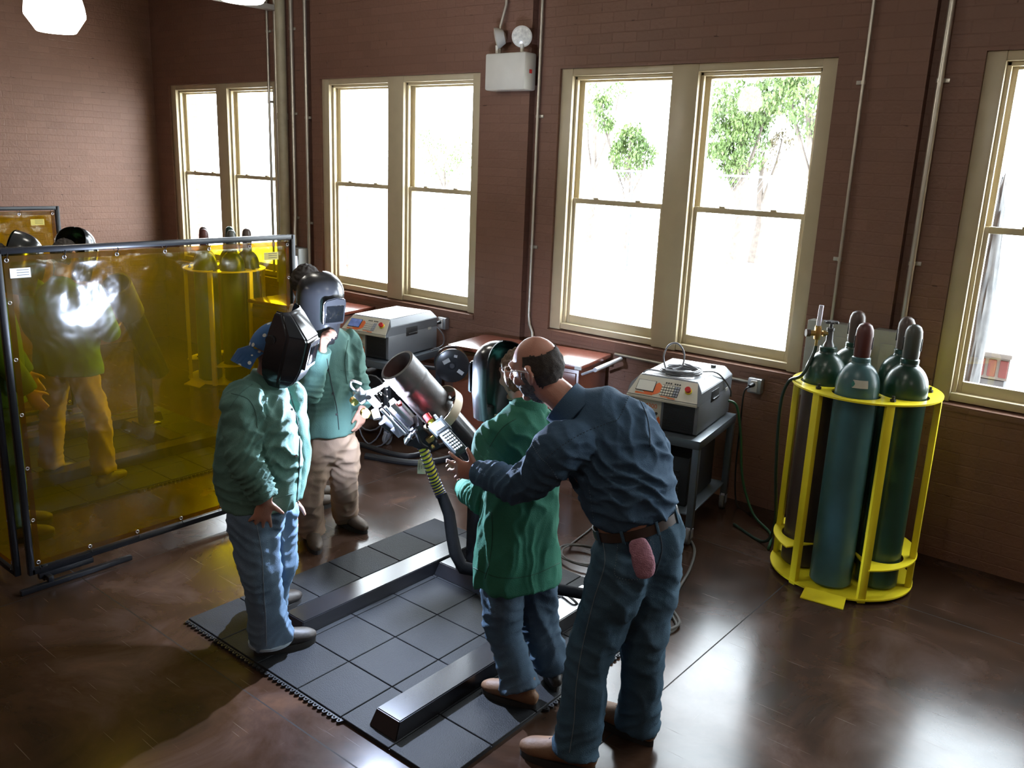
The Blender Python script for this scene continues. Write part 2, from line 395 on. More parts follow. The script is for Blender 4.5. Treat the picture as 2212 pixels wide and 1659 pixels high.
# ---------------------------------------------------------------- outdoors
GRAVEL = mat('pale_concrete_yard', (0.62, 0.61, 0.58), 0.9, var=0.06, scale=2)
bm = new(); box(bm, (0, 34.0, -0.25), (90, 59.9, 0.1)); tag(obj('yard', bm, GRAVEL, origin=(0, 34, -0.25)), 'pale sunlit concrete yard outside the windows', 'ground'); bpy.data.objects['yard']['kind'] = 'structure'
def leaf_mat(name, c1, c2):
    return mat(name, c1, 0.6, col2=c2, scale=1.3)
LEAF = leaf_mat('tree_leaves', (0.030, 0.062, 0.010), (0.075, 0.115, 0.022))
LEAF2 = leaf_mat('brown_leaves', (0.07, 0.055, 0.03), (0.12, 0.095, 0.05))
BARK = mat('tree_bark', (0.07, 0.055, 0.045), 0.9, var=0.3)
rnd = random.Random(5)
def tree(base, blobs, leaf, label, group, n=2600, size=0.16):
    r = thing('tree', label, 'tree', base, group)
    base = V(base)
    bm = new(); top = V(blobs[0][0])
    tube(bm, [base, base.lerp(top, 0.35) + V((0.1, 0, 0)), base.lerp(top, 0.7), top], [0.16, 0.12, 0.09, 0.03], n=8)
    for c, rad in blobs[1:]:
        tube(bm, [base.lerp(top, 0.45), base.lerp(V(c), 0.8), V(c)], [0.07, 0.045, 0.02], n=6)
    obj('trunk', bm, BARK, r)
    bm = new(); tot = sum(rad ** 2 for _, rad in blobs)
    for c, rad in blobs:
        for i in range(int(n * rad ** 2 / tot)):
            d = V((rnd.gauss(0, 1), rnd.gauss(0, 1), rnd.gauss(0, 1))).normalized() * rad * rnd.uniform(0.15, 1.0) ** 0.6
            d *= 1 + 0.5 * noise.noise(V(c) + d * 1.2)
            if noise.noise((V(c) + d) * 2.6) < -0.12: continue
            p = V(c) + d; s = size * rnd.uniform(0.5, 1.3)
            a = V((rnd.gauss(0, 1), rnd.gauss(0, 1), rnd.gauss(0, 1))).normalized(); u, v = frame(a)
            q = [bm.verts.new(p + u * s), bm.verts.new(p + v * s * 0.45 + a * s * 0.15), bm.verts.new(p - u * s), bm.verts.new(p - v * s * 0.45)]
            bm.faces.new(q)
    o = obj('foliage', bm, leaf, r, recalc=False); o['kind'] = 'stuff'
    return r
def tb(px, py, y, rad): return (tuple(yl(px, py, y)), rad)
YT = 21.0
T1 = [tb(1362, 305, YT, 0.62), tb(1350, 340, YT, 0.55), tb(1395, 335, YT, 0.42), tb(1312, 270, YT, 0.3), tb(1300, 225, YT, 0.35)]
tree((T1[0][0][0], YT, -0.2), T1, LEAF, 'small green tree seen through the left light of the third window from the left', None, 7000, 0.06)
T2 = [tb(1610, 250, YT, 1.1), tb(1560, 300, YT, 0.9), tb(1660, 210, YT, 0.9), tb(1590, 340, YT, 0.7), tb(1550, 220, YT + 1, 0.6)]
tree((T2[0][0][0], YT, -0.2), T2, LEAF, 'bushy green tree in the right light of the third window, above the chain link fence', None, 17000, 0.065)
T3 = [tb(1740, 190, YT - 1, 1.0), tb(1700, 165, YT - 1, 0.8), tb(1755, 240, YT - 1, 0.7)]
tree((T3[0][0][0] + 1.0, YT - 1, -0.2), T3, LEAF, 'tall green tree at the upper right corner of the third window', None, 6500, 0.065)
T4 = [tb(1650, 330, YT + 1, 0.55), tb(1690, 300, YT + 1, 0.4)]
tree((T4[0][0][0], YT + 1, -0.2), T4, LEAF2, 'thin brownish tree right of the bushy green one in the third window', None, 1400, 0.055)
T5 = [tb(960, 350, 30, 1.2), tb(920, 300, 30, 0.9), tb(1000, 330, 30, 0.9)]
tree((T5[0][0][0], 30, -0.2), T5, LEAF, 'pale distant tree in the second window from the left', None, 2000, 0.08)
T6 = [tb(1290, 200, YT + 2, 0.7), tb(1340, 190, YT + 2, 0.5), tb(1270, 260, YT + 2, 0.45)]
tree((T6[0][0][0], YT + 2, -0.2), T6, LEAF, 'sparse airy tree at the upper left of the third window', None, 1500, 0.06)
# chain link fence
r = thing('chain_link_fence', 'chain link fence across the yard beyond the third window', 'fence', (1.0, 17.0, -0.2))
STEEL = mat('fence_steel', (0.06, 0.065, 0.07), 0.5, metal=0.3)
YFN = 17.0; xa, xb = yl(1240, 372, YFN).x, yl(1665, 372, YFN).x; zt = yl(1450, 374, YFN).z
bm = new()
for i in range(-32, int((xb - xa) / 0.11) + 1):
    for s in (1, -1):
        x0 = xa + i * 0.11; p = V((x0 if s > 0 else x0 + 3.4 * 0.5, YFN, -0.2)); hgt = zt + 0.2
        q = p + V((s * hgt * 0.62, 0, hgt))
        if p.x < xa or q.x < xa or p.x > xb or q.x > xb: continue
        tube(bm, [p, q], 0.006, n=3)
obj('wire_mesh', bm, STEEL, r)
for k in range(4):
    bm = new(); x = xa + (xb - xa) * k / 3; cyl(bm, (x, YFN, -0.2), (x, YFN, zt + 0.05), 0.035, n=10); obj('post', bm, STEEL, r)
bm = new(); cyl(bm, (xa, YFN, zt), (xb, YFN, zt), 0.025, n=8); obj('top_rail', bm, STEEL, r)
# brick pedestal outside the right hand window
r = thing('brick_pedestal', 'stone and brick pier standing outside the right hand window', 'pier', (3.15, 6.1, -0.2))
STONE = mat('grey_rubble_stone', (0.030, 0.031, 0.033), 0.9, col2=(0.065, 0.065, 0.066), scale=9, bump=0.6, bscale=8)  # stone, brick and mortar darkened in their colour in place of porch shade
REDB = mat('red_pier_brick', (0.075, 0.014, 0.012), 0.8, var=0.2)
CAPM = mat('pale_mortar', (0.09, 0.082, 0.075), 0.9)
yp = 6.1
pa, pb = yl(2100, 812, yp), yl(2172, 842, yp); zt_ = (yl(2105, 765, yp).z)
xw0, xw1 = pa.x - 0.35, pb.x; zb = pa.z
bm = new(); box(bm, ((xw0 + xw1) / 2, yp + 0.4, (zb - 0.2) / 2), (xw1 - xw0 - 0.03, 0.8, zb + 0.2), bev=0.03); obj('stone_base', bm, STONE, r)
bm = new(); box(bm, ((xw0 + xw1) / 2, yp + 0.4, (zb + zt_) / 2), (xw1 - xw0 - 0.012, 0.79, zt_ - zb)); obj('mortar_course', bm, CAPM, r)
n = 7; wdt = (xw1 - xw0) / n
for k in range(n):
    bm = new(); box(bm, (xw0 + wdt * (k + 0.5), yp + 0.045, (zb + zt_) / 2), (wdt * 0.72, 0.1, (zt_ - zb) * 0.78), bev=0.008); obj('soldier_brick', bm, REDB, r)
bm = new(); box(bm, ((xw0 + xw1) / 2, yp + 0.4, zt_ + 0.02), (xw1 - xw0 + 0.02, 0.84, 0.04), bev=0.01); obj('coping', bm, CAPM, r)
# rough stone jamb and bush outside the same window
bm = new(); bmesh.ops.create_icosphere(bm, subdivisions=4, radius=1.0)
for v in bm.verts:
    v.co = V((v.co.x * 0.075, v.co.y * 0.14, v.co.z * 1.1)) * (1 + 0.16 * noise.noise(v.co * 5)) + V((0, 0, 0))
p = yl(2122, 640, 4.7)
for v in bm.verts: v.co += V((p.x + 0.0, 4.7, 1.3))
tag(obj('stone_buttress', bm, STONE, origin=(p.x, 4.7, 0.2)), 'rough grey stone upright just outside the left edge of the right hand window', 'stone')
# ---------------------------------------------------------------- lamps hung from the ceiling
LAMPG = mat('lamp_refractor', (0.9, 0.9, 0.88), 0.3, emit=(1.0, 0.95, 0.84), estr=14.0)
LAMPM = mat('lamp_housing_grey', (0.35, 0.35, 0.35), 0.4, metal=0.5)
def pendant(loc, label):
    r = thing('pendant_lamp', label, 'lamp', loc, 'bell shaped pendant lamps')
    x, y, z = loc
    bm = new(); lathe(bm, [(0.118, 0), (0.125, 0.004), (0.19, 0.10), (0.192, 0.115), (0.185, 0.17), (0.165, 0.25), (0.13, 0.33), (0.10, 0.36)], (x, y, z), 40); obj('glass_refractor', bm, LAMPG, r)
    bm = new(); lathe(bm, [(0.10, 0.36), (0.115, 0.37), (0.115, 0.55), (0.07, 0.6), (0.03, 0.64)], (x, y, z), 24); obj('ballast_housing', bm, LAMPM, r)
    bm = new(); cyl(bm, (x, y, z + 0.62), (x, y, ZC), 0.012, n=10); obj('hanging_rod', bm, LAMPM, r)
    return r
pendant((-2.62, 0.76, 3.12), 'glowing bell shaped pendant lamp at the top left of the photo, over the left booth')
pendant((-1.12, 1.22, 3.27), 'glowing pendant lamp cut by the top edge, over the space before the first window')
for l in ((2.6, 0.4, 3.5), (2.4, -3.4, 3.3), (-2.4, -3.6, 3.3), (6.2, -1.2, 3.4)):
    pendant(l, 'bell shaped pendant lamp behind the picture edge, over the shop floor')

# ---------------------------------------------------------------- pipes and boxes on the window wall
def conduit(pts, rad, label, clips=(), name='conduit', m=EMT, group='conduits on the brick wall'):
    r = thing(name, label, 'pipe', pts[0], group)
    bm = new(); tube(bm, pts, rad, n=12); obj('pipe', bm, m, r)
    for z, s in clips:
        bm = new(); x = pts[0][0]
        cyl(bm, (x, pts[0][1], z - 0.012), (x, pts[0][1], z + 0.012), rad + 0.004, n=12)
        box(bm, (x + s * 0.03, YW - 0.006, z), (0.035, 0.012, 0.024), bev=0.002)
        obj('strap', bm, EMT, r)
    return r
yc = YW - 0.022
conduit([(1.872, yc, ZC), (1.872, yc, 1.44)], 0.011, 'thin silver conduit just right of the third window, down to the box behind the cylinders', [(2.95, -1), (1.85, -1)])
conduit([(2.322, YW - 0.03, ZC), (2.322, YW - 0.03, 1.44)], 0.019, 'thicker grey conduit at the right, beside the dark chase left of the last window', [(2.95, 1), (1.87, 1)])
conduit([(-0.69, yc, ZC), (-0.69, yc, 1.12), (-0.67, yc - 0.01, 1.04), (-0.63, yc - 0.02, 0.98), (-0.60, yc - 0.02, 0.60)], 0.013, 'thin conduit running from ceiling to cabinet between the second and third windows', [(2.75, 1), (1.7, 1)])
conduit([(-4.30, yc, ZC), (-4.30, yc, 1.1)], 0.014, 'leftmost thin conduit on the wall, touching the first window casing', [(2.9, 1), (3.6, 1)])
conduit([(-4.165, yc, ZC), (-4.165, yc, 1.62), (-4.20, yc, 1.45), (-4.22, yc, 1.0)], 0.02, 'silver conduit second from the left, bending at its foot behind the amber screen', [(3.6, 1), (2.78, 1), (1.7, 1)])
conduit([(-3.895, yc, ZC), (-3.895, yc, 1.75), (-3.87, yc - 0.03, 1.58), (-3.84, yc - 0.05, 1.43)], 0.021, 'conduit bending into the top of the grey switch box', [(3.6, 1), (2.78, 1), (1.72, 1)])
conduit([(-3.672, yc, ZC), (-3.672, yc, 0.85)], 0.019, 'conduit running straight down along the right side of the grey switch box', [(2.74, 1), (1.68, 1)])
bm = new(); cyl(bm, (-4.02, YW - 0.062, 0.0), (-4.02, YW - 0.062, ZC), 0.052, n=24)
for z in (2.75, 1.2): cyl(bm, (-4.02, YW - 0.062, z - 0.03), (-4.02, YW - 0.062, z + 0.03), 0.058, n=24)
tag(obj('downpipe', bm, mat('downpipe_paint', (0.40, 0.35, 0.23), 0.45), origin=(-4.02, YW - 0.055, 0)), 'thick beige painted pipe among the thin conduits left of the second window', 'pipe')
bm = new(); box(bm, (-4.10, YW - 0.03, 1.55), (0.06, 0.05, 0.12), bev=0.006); tag(obj('junction_box', bm, EMT, origin=(-4.1, YW - 0.03, 1.5)), 'small grey junction box beside the thick beige pipe', 'box')
# grey switch box with its red handle
GREYBOX = mat('grey_enamel_box', (0.26, 0.28, 0.27), 0.4, var=0.05)
REDP = mat('red_plastic', (0.55, 0.02, 0.02), 0.35)
ALU = mat('brushed_aluminium', (0.55, 0.56, 0.60), 0.4, metal=0.6)
r = thing('disconnect_switch', 'grey electrical switch box with red handle, right of the amber screen', 'switch', (-3.86, YW, 0.85))
bm = new(); box(bm, (-3.87, YW - 0.075, 1.135), (0.36, 0.15, 0.56), bev=0.012); obj('enclosure', bm, GREYBOX, r)
bm = new(); box(bm, (-3.90, YW - 0.155, 1.12), (0.27, 0.012, 0.50), bev=0.005); obj('door_panel', bm, GREYBOX, r)
bm = new(); box(bm, (-3.73, YW - 0.17, 1.19), (0.09, 0.05, 0.30), Matrix.Rotation(-0.1, 3, 'Y'), bev=0.012); h = obj('handle_bracket', bm, ALU, r)
bm = new(); box(bm, (-3.795, YW - 0.20, 1.34), (0.045, 0.04, 0.16), Matrix.Rotation(-0.38, 3, 'Y'), bev=0.012); obj('handle', bm, REDP, r)
# receptacles
def receptacle(x, y, z, label):
    r = thing('wall_outlet', label, 'outlet', (x, y, z), 'power outlet boxes on the wall')
    bm = new(); box(bm, (x, y - 0.03, z), (0.105, 0.06, 0.11), bev=0.01); obj('box', bm, mat('steel_box', (0.45, 0.46, 0.47), 0.35, metal=0.8), r)
    bm = new(); box(bm, (x, y - 0.064, z), (0.05, 0.01, 0.085), bev=0.004)
    f = obj('cover_plate', bm, mat('outlet_face', (0.55, 0.53, 0.5), 0.4), r)
    bm = new(); cyl(bm, (x - 0.005, y - 0.066, z + 0.012), (x - 0.012, y - 0.11, z + 0.005), 0.018, 0.012, n=14); obj('plug', bm, mat('black_rubber', (0.012, 0.012, 0.013), 0.45), f)
    return r
BLACK = mat('black_rubber', (0.012, 0.012, 0.013), 0.45)
receptacle(1.40, YW, 0.905, 'metal outlet box with black plug on the wall right of the right power source')
receptacle(-1.69, YW, 0.905, 'metal outlet box on the wall behind the left power source')
bm = new(); tube(bm, [(1.385, YW - 0.11, 0.905), (1.37, YW - 0.15, 0.86), (1.36, YW - 0.13, 0.6), (1.35, YW - 0.10, 0.25), (1.40, YW - 0.12, 0.012), (1.55, YW - 0.2, 0.012)], 0.006, smooth=5); tag(obj('power_cord', bm, BLACK, origin=(1.385, YW - 0.11, 0.5)), 'black power cord hanging from the outlet box to the floor by the wall', 'cord')
conduit([(0.2, YW - 0.02, 0.93), (1.35, YW - 0.02, 0.92)], 0.013, 'level conduit running along the wall into the outlet box below the third window')
# emergency lamp
EMB = mat('cream_plastic', (0.62, 0.60, 0.52), 0.4, var=0.04)
r = thing('emergency_light', 'cream emergency light box with two round lamp heads, between second and third windows', 'light', (-0.96, YW, 2.93))
bm = new(); box(bm, (-0.95, YW - 0.075, 3.09), (0.42, 0.15, 0.285), bev=0.015); obj('battery_case', bm, EMB, r)
for x, d, up in ((-1.09, V((-0.75, -0.62, -0.25)), 0), (-0.83, V((0.55, -0.8, -0.22)), 1)):
    d.normalize(); c = V((x, YW - 0.09, 3.355))
    bm = new(); cyl(bm, (x, YW - 0.08, 3.23), (x, YW - 0.085, 3.30), 0.016, n=12)
    k = obj('swivel', bm, EMB, r)
    bm = new(); lathe(bm, [(0.02, -0.075), (0.055, -0.06), (0.078, -0.015), (0.082, 0.01), (0.072, 0.012)], c, 28, d); hd = obj('lamp_head', bm, EMB, r)
    bm = new(); lathe(bm, [(0.071, 0.013), (0.05, 0.018), (0.002, 0.02)], c, 28, d); obj('lens', bm, mat('lamp_lens', (0.75, 0.74, 0.66), 0.12, var=0.25, scale=40), hd)
bm = new(); box(bm, (-0.735, YW - 0.08, 3.09), (0.006, 0.03, 0.03), bev=0.002); obj('test_button', bm, REDP, r)
conduit([(-1.06, yc, ZC), (-1.06, yc, 3.62), (-1.09, yc - 0.03, 3.45), (-1.09, yc - 0.03, 3.23)], 0.013, 'short conduit dropping from the ceiling to the emergency light')
# wall panels behind the cylinders
for x0, x1, lab in ((1.74, 2.11, 'pale grey electrical panel behind the left gas cylinders'), (2.17, 2.44, 'pale grey electrical panel behind the right gas cylinders')):
    r = thing('electrical_panel', lab, 'panel', ((x0 + x1) / 2, YW, 0.95), 'electrical panels behind the cylinders')
    bm = new(); box(bm, ((x0 + x1) / 2, YW - 0.05, 1.18), (x1 - x0, 0.10, 0.52), bev=0.008); obj('case', bm, mat('panel_grey', (0.33, 0.34, 0.31), 0.5), r)
    bm = new(); box(bm, ((x0 + x1) / 2 + 0.01, YW - 0.105, 1.16), (x1 - x0 - 0.09, 0.014, 0.40), bev=0.006); obj('panel_door', bm, mat('panel_grey'  , (0.33, 0.34, 0.31), 0.5), r)
    if x0 < 2:
        bm = new(); box(bm, (x1 - 0.01, YW - 0.14, 1.30), (0.03, 0.08, 0.17), bev=0.006); obj('handle', bm, REDP, r)
    else:
        bm = new(); box(bm, (x0 + 0.02, YW - 0.14, 1.03), (0.06, 0.06, 0.09), bev=0.006); obj('handle', bm, REDP, r)
# ceiling joist seen at the top edge
bm = new(); box(bm, (-4.1, 1.9, 3.80), (0.10, 3.4, 0.05), bev=0.006); box(bm, (-4.1, 1.9, 4.05), (0.10, 3.4, 0.05), bev=0.006)
for k in range(6):
    tube(bm, [(-4.1, 0.4 + k * 0.5, 3.82), (-4.1, 0.65 + k * 0.5, 4.03), (-4.1, 0.9 + k * 0.5, 3.82)], 0.012, n=6)
for y in (0.3, 3.5): cyl(bm, (-4.1, y, 3.9), (-4.1, y, ZC), 0.015, n=8)
struct(obj('trim_1', bm, mat('joist_grey', (0.42, 0.40, 0.36), 0.5)))

# ---------------------------------------------------------------- rubber floor mats
RUB = mat('grey_rubber_tile', (0.015, 0.016, 0.0175), 0.52, col2=(0.025, 0.026, 0.028), scale=5, bump=0.3, bscale=220, spec=0.18, rvar=0.08)
RUBD = mat('black_rubber_edge', (0.014, 0.014, 0.015), 0.5)
T = 0.305
def floor_mat_tiles(x0, y0, label, sx=1):
    r = thing('rubber_mat', label, 'mat', (x0, y0, 0), 'interlocking rubber mats')
    bm = new()
    for i in range(6):
        for j in range(6):
            box(bm, (x0 + (i + 0.5) * T, y0 + (j + 0.5) * T, 0.010), (T - 0.0055, T - 0.0055, 0.020), bev=0.0022, seg=1)
    obj('tiles', bm, RUB, r)
    bm = new(); box(bm, (x0 + 3 * T, y0 + 3 * T, 0.006), (6 * T - 0.004, 6 * T - 0.004, 0.012)); obj('backing', bm, RUBD, r)
    # interlock loops along two edges
    def comb(ax, ay, ux, uy, k0, k1):
        """scalloped strip of loops, one outline"""
        bm = new(); p = 6 * T / 56; pts = [V((ax + ux * k0 * p, ay + uy * k0 * p, 0.001))]
        nx, ny = uy, -ux
        for k in range(k0, k1):
            for t in range(9):
                a = PI * t / 8; u = (k + 0.5) * p - math.cos(a) * p * 0.40; n_ = 0.006 + math.sin(a) * 0.018
                pts.append(V((ax + ux * u + nx * n_, ay + uy * u + ny * n_, 0.001)))
        pts.append(V((ax + ux * k1 * p, ay + uy * k1 * p, 0.001)))
        prism(bm, pts, (0, 0, 0.012)); obj('edge_loops', bm, RUBD, r)
        for k in range(k0, k1):
            u = (k + 0.5) * p; q = V((ax + ux * u + nx * 0.012, ay + uy * u + ny * 0.012, 0.012)); bm = new(); cyl(bm, q, q + V((0, 0, 0.006)), 0.005, 0.0035, n=8); obj('peg', bm, RUB, r)
    comb(x0, y0, 1, 0, 0, 38); comb(x0 + 6 * T, y0, 0, 1, 20, 56)
    return r
floor_mat_tiles(0, 0, 'square grey rubber tile mat under the people and the black floor stand')
floor_mat_tiles(-1.87 - 6 * T, 0.06, 'dark rubber mat seen through the amber screen at the left')

# ---------------------------------------------------------------- floor stand with the pipe
BLK = mat('black_powder_coat', (0.012, 0.012, 0.014), 0.24, var=0.2, scale=4, spec=0.6)
PIPEM = mat('mill_scale_pipe', (0.026, 0.019, 0.018), 0.42, metal=0.1, col2=(0.060, 0.045, 0.040), scale=9, rvar=0.1, bump=0.15, bscale=30)
PIPEI = mat('rusty_pipe_bore', (0.10, 0.055, 0.05), 0.6, var=0.3)
def stand(ox, oy, label, rot=0.0):
    """U-shaped foot, column and tilted tube, feet toward -Y"""
    r = thing('pipe_stand', label, 'stand', (ox, oy, 0.02), 'pipe stands on rubber mats')
    def rail(name, xa, xb, ya, yb):
        bm = new(); h = 0.075
        w2 = 0.012
        A = [(xa, ya), (xb, ya), (xb, yb), (xa, yb)]
        lo = [bm.verts.new((ox + p[0], oy + p[1], 0.02)) for p in A]
        ins = [(w2, 0.035), (-w2, 0.035), (-w2, -w2), (w2, -w2)]
        hi = [bm.verts.new((ox + p[0] + q[0], oy + p[1] + q[1], 0.02 + h)) for p, q in zip(A, ins)]
        bm.faces.new(lo[::-1]); bm.faces.new(hi)
        for k in range(4): bm.faces.new((lo[k], lo[(k + 1) % 4], hi[(k + 1) % 4], hi[k]))
        bmesh.ops.bevel(bm, geom=bm.edges[:], offset=0.004, segments=2, affect='EDGES')
        return obj(name, bm, BLK, r)
    xl_, xr_ = 0.42 - SX, 1.375 - SX
    rail('foot_rail', xl_ - 0.012, xl_ + 0.16, -1.06, 0.30); rail('foot_rail', xr_ - 0.022, xr_ + 0.145, -1.285, 0.30)
    rail('cross_rail', xl_ + 0.16, xr_ - 0.022, -0.10, 0.08)
    bm = new(); box(bm, (0 + ox, oy + 0.02, 0.42), (0.10, 0.10, 0.66), bev=0.008); box(bm, (ox, oy + 0.02, 0.105), (0.2, 0.16, 0.02), bev=0.004); obj('column', bm, BLK, r)
    return r
P1 = yl(857, 788, 0.84); P2 = yl(1025, 973, 1.30)
AX = (P2 - P1).normalized()
SX, SY = P2.x + AX.x * 0.02, 1.33
st = stand(SX, SY, 'black U shaped floor stand holding the tilted pipe being welded')
# head bracket joins column and tube
bm = new(); q = P2 + AX * 0.10
tube(bm, [(SX, SY + 0.02, 0.74), (SX, SY + 0.03, q.z - 0.08), tuple(q - AX * 0.02)], 0.05, n=16)
lathe(bm, [(0.088, -0.02), (0.10, -0.015), (0.10, 0.03), (0.06, 0.035)], q, 32, AX)
obj('tilt_head', bm, BLK, st)
L = (P2 - P1).length
def along(t): return P1 + AX * t
bm = new(); lathe(bm, [(0.083, 0.30), (0.083, L + 0.10)], P1, 48, AX); obj('mandrel_tube', bm, BLK, st)
r = thing('steel_pipe', 'dark steel test pipe clamped tilted on the stand, glowing pinkish by the arc', 'pipe', along(0.2))
bm = new()
lathe(bm, [(0.084, 0.0), (0.0985, 0.002), (0.0995, 0.10), (0.0985, 0.105), (0.0985, 0.118), (0.100, 0.122), (0.100, 0.140), (0.0985, 0.145), (0.099, 0.36), (0.084, 0.362)], P1, 56, AX, cap=False); obj('pipe_wall', bm, PIPEM, r)
bm = new(); lathe(bm, [(0.084, 0.0), (0.084, 0.28)], P1, 48, AX, cap=False)
a_, b_ = frame(AX); rg = ring(bm, along(0.28), a_, b_, 48, 0.084); bm.faces.new(rg); obj('bore', bm, PIPEI, r)
# the far station's stand and tube, beyond the amber screen
Q1, Q2 = yl(252, 612, 0.86), yl(338, 792, 1.38); QX = (Q2 - Q1).normalized(); SX_keep = SX; SX = SX - 0.0
st2 = stand(-2.93 - 0.11, 1.40, 'dark floor stand with tilted tube, seen dimly through the amber screen')
bm = new(); tube(bm, [(-3.04, 1.42, 0.72), tuple(Q2 + QX * 0.06), tuple(Q2)], 0.05, n=16); obj('tilt_head', bm, BLK, st2)
bm = new(); lathe(bm, [(0.083, 0.25), (0.083, (Q2 - Q1).length + 0.06)], Q1, 40, QX); obj('mandrel_tube', bm, BLK, st2)
r = thing('steel_pipe', 'dark test pipe on the far stand, seen through the amber screen', 'pipe', Q1)
bm = new(); lathe(bm, [(0.084, 0.0), (0.0985, 0.002), (0.0985, 0.34), (0.084, 0.342)], Q1, 48, QX, cap=False); obj('pipe_wall', bm, PIPEM, r)
# guide band
BAND = mat('tan_guide_band', (0.34, 0.27, 0.19), 0.45, metal=0.3, var=0.1)
g0 = along(0.36) + V((0.012, 0.01, 0.0))
GA = (AX + V((0.05, 0.12, 0.10))).normalized()
r = thing('guide_band', 'tan metal guide ring strapped around the tilted pipe', 'ring', g0)
bm = new(); lathe(bm, [(0.131, -0.028), (0.135, -0.028), (0.135, 0.028), (0.131, 0.028), (0.131, -0.028)], g0, 64, GA, cap=False); obj('band', bm, BAND, r)
ga, gb = frame(GA)
for k in range(4):
    a = k * PI / 2 + 0.5; d = ga * math.cos(a) + gb * math.sin(a)
    bm = new(); cyl(bm, g0 + d * 0.082, g0 + d * 0.131, 0.010, n=10); obj('stand_off_leg', bm, BLK, r)
bm = new()
for k in range(5):
    d = (-RX * 0.2 + -RZ * 0.8 - V((0, 0, 0.35))).normalized(); d = (d - GA * d.dot(GA)).normalized(); e = GA.cross(d)
    c = g0 + (d * math.cos(0.12 * (k - 2)) + e * math.sin(0.12 * (k - 2))) * 0.1355
    cyl(bm, c, c + d * 0.003, 0.004, n=8)
obj('bolt', bm, BLK, r)

# ---------------------------------------------------------------- welding head on the pipe
CHROME = mat('bright_machined_steel', (0.66, 0.66, 0.70), 0.28, metal=0.85, var=0.08)
DKM = mat('dark_anodised_metal', (0.05, 0.05, 0.055), 0.35, metal=0.5)
BRASS = mat('brass', (0.60, 0.40, 0.13), 0.3, metal=0.9)
LF = (-RX - RY * -0.35); LF = (LF - AX * LF.dot(AX)).normalized()     # from the pipe axis toward the left of it
TW = AX.cross(LF)                                                          # tangential
if TW.dot(RZ) > 0: TW = -TW                                                # facing the viewer
HM = Matrix((( AX.x, LF.x, TW.x), (AX.y, LF.y, TW.y), (AX.z, LF.z, TW.z)))
def hp(a, l, t): return P1 + AX * a + LF * l + TW * t
r = thing('orbital_weld_head', 'small bright orbital welding head riding on the left side of the pipe', 'welder', hp(0.2, 0.15, 0.05))
def part(name, m, fn, par=None):
    bm = new(); fn(bm); return obj(name, bm, m, par or r)
part('carriage', DKM, lambda bm: (box(bm, hp(0.27, 0.155, 0.03), (0.16, 0.075, 0.09), HM, bev=0.006), box(bm, hp(0.34, 0.13, 0.05), (0.05, 0.06, 0.10), HM, bev=0.004)))
part('slide_plate', CHROME, lambda bm: box(bm, hp(0.20, 0.125, 0.085), (0.17, 0.028, 0.05), HM, bev=0.003))
part('slide_rail', CHROME, lambda bm: [cyl(bm, hp(0.11, l, 0.10), hp(0.31, l, 0.10), 0.008, n=12) for l in (0.165, 0.19)])
part('drive_motor', DKM, lambda bm: (cyl(bm, hp(0.21, 0.245, 0.03), hp(0.30, 0.235, 0.03), 0.034, n=24), cyl(bm, hp(0.30, 0.235, 0.03), hp(0.33, 0.232, 0.03), 0.02, n=18)))
part('bracket', CHROME, lambda bm: (box(bm, hp(0.30, 0.20, 0.06), (0.07, 0.09, 0.014), HM, bev=0.003), box(bm, hp(0.25, 0.205, 0.075), (0.11, 0.012, 0.05), HM @ Matrix.Rotation(0.3, 3, 'Z'), bev=0.002), box(bm, hp(0.345, 0.175, 0.085), (0.012, 0.11, 0.05), HM @ Matrix.Rotation(-0.35, 3, 'Z'), bev=0.002)))
tr = part('torch', CHROME, lambda bm: (cyl(bm, hp(0.045, 0.235, 0.02), hp(0.050, 0.150, 0.012), 0.017, 0.013, n=20), cyl(bm, hp(0.045, 0.27, 0.02), hp(0.045, 0.235, 0.02), 0.022, n=20), box(bm, hp(0.085, 0.215, 0.03), (0.09, 0.035, 0.03), HM, bev=0.004)))
part('ceramic_cup', mat('pink_ceramic', (0.7, 0.45, 0.42), 0.5), lambda bm: cyl(bm, hp(0.050, 0.150, 0.012), hp(0.053, 0.122, 0.008), 0.012, 0.008, n=18), tr)
part('wire_guide', CHROME, lambda bm: tube(bm, [hp(-0.05, 0.19, 0.05), hp(-0.085, 0.20, 0.06), hp(-0.10, 0.215, 0.06), hp(-0.075, 0.235, 0.06), hp(-0.02, 0.235, 0.05), hp(0.01, 0.20, 0.04), hp(0.035, 0.145, 0.03)], 0.006, smooth=6))
part('wire_feeder', CHROME, lambda bm: (box(bm, hp(0.0, 0.235, 0.05), (0.06, 0.05, 0.04), HM, bev=0.005), cyl(bm, hp(0.12, 0.235, 0.05), hp(0.15, 0.245, 0.09), 0.02, n=20), cyl(bm, hp(0.02, 0.20, 0.05), hp(0.02, 0.20, 0.085), 0.015, n=16)))
part('brass_knob', BRASS, lambda bm: cyl(bm, hp(0.115, 0.295, 0.02), hp(0.115, 0.285, 0.05), 0.024, n=24))
part('end_knob', BRASS, lambda bm: cyl(bm, hp(0.03, 0.30, 0.0), hp(0.03, 0.29, 0.03), 0.020, n=24))
part('side_plate', DKM, lambda bm: prism(bm, [hp(0.36, 0.10, 0.09), hp(0.50, 0.09, 0.10), hp(0.50, 0.12, 0.10), hp(0.38, 0.23, 0.09)], TW * 0.008))
part('lead_clamp', BRASS, lambda bm: (box(bm, hp(0.42, 0.10, 0.11), (0.03, 0.05, 0.02), HM, bev=0.003), cyl(bm, hp(0.46, 0.12, 0.11), hp(0.47, 0.12, 0.125), 0.01, n=14)))
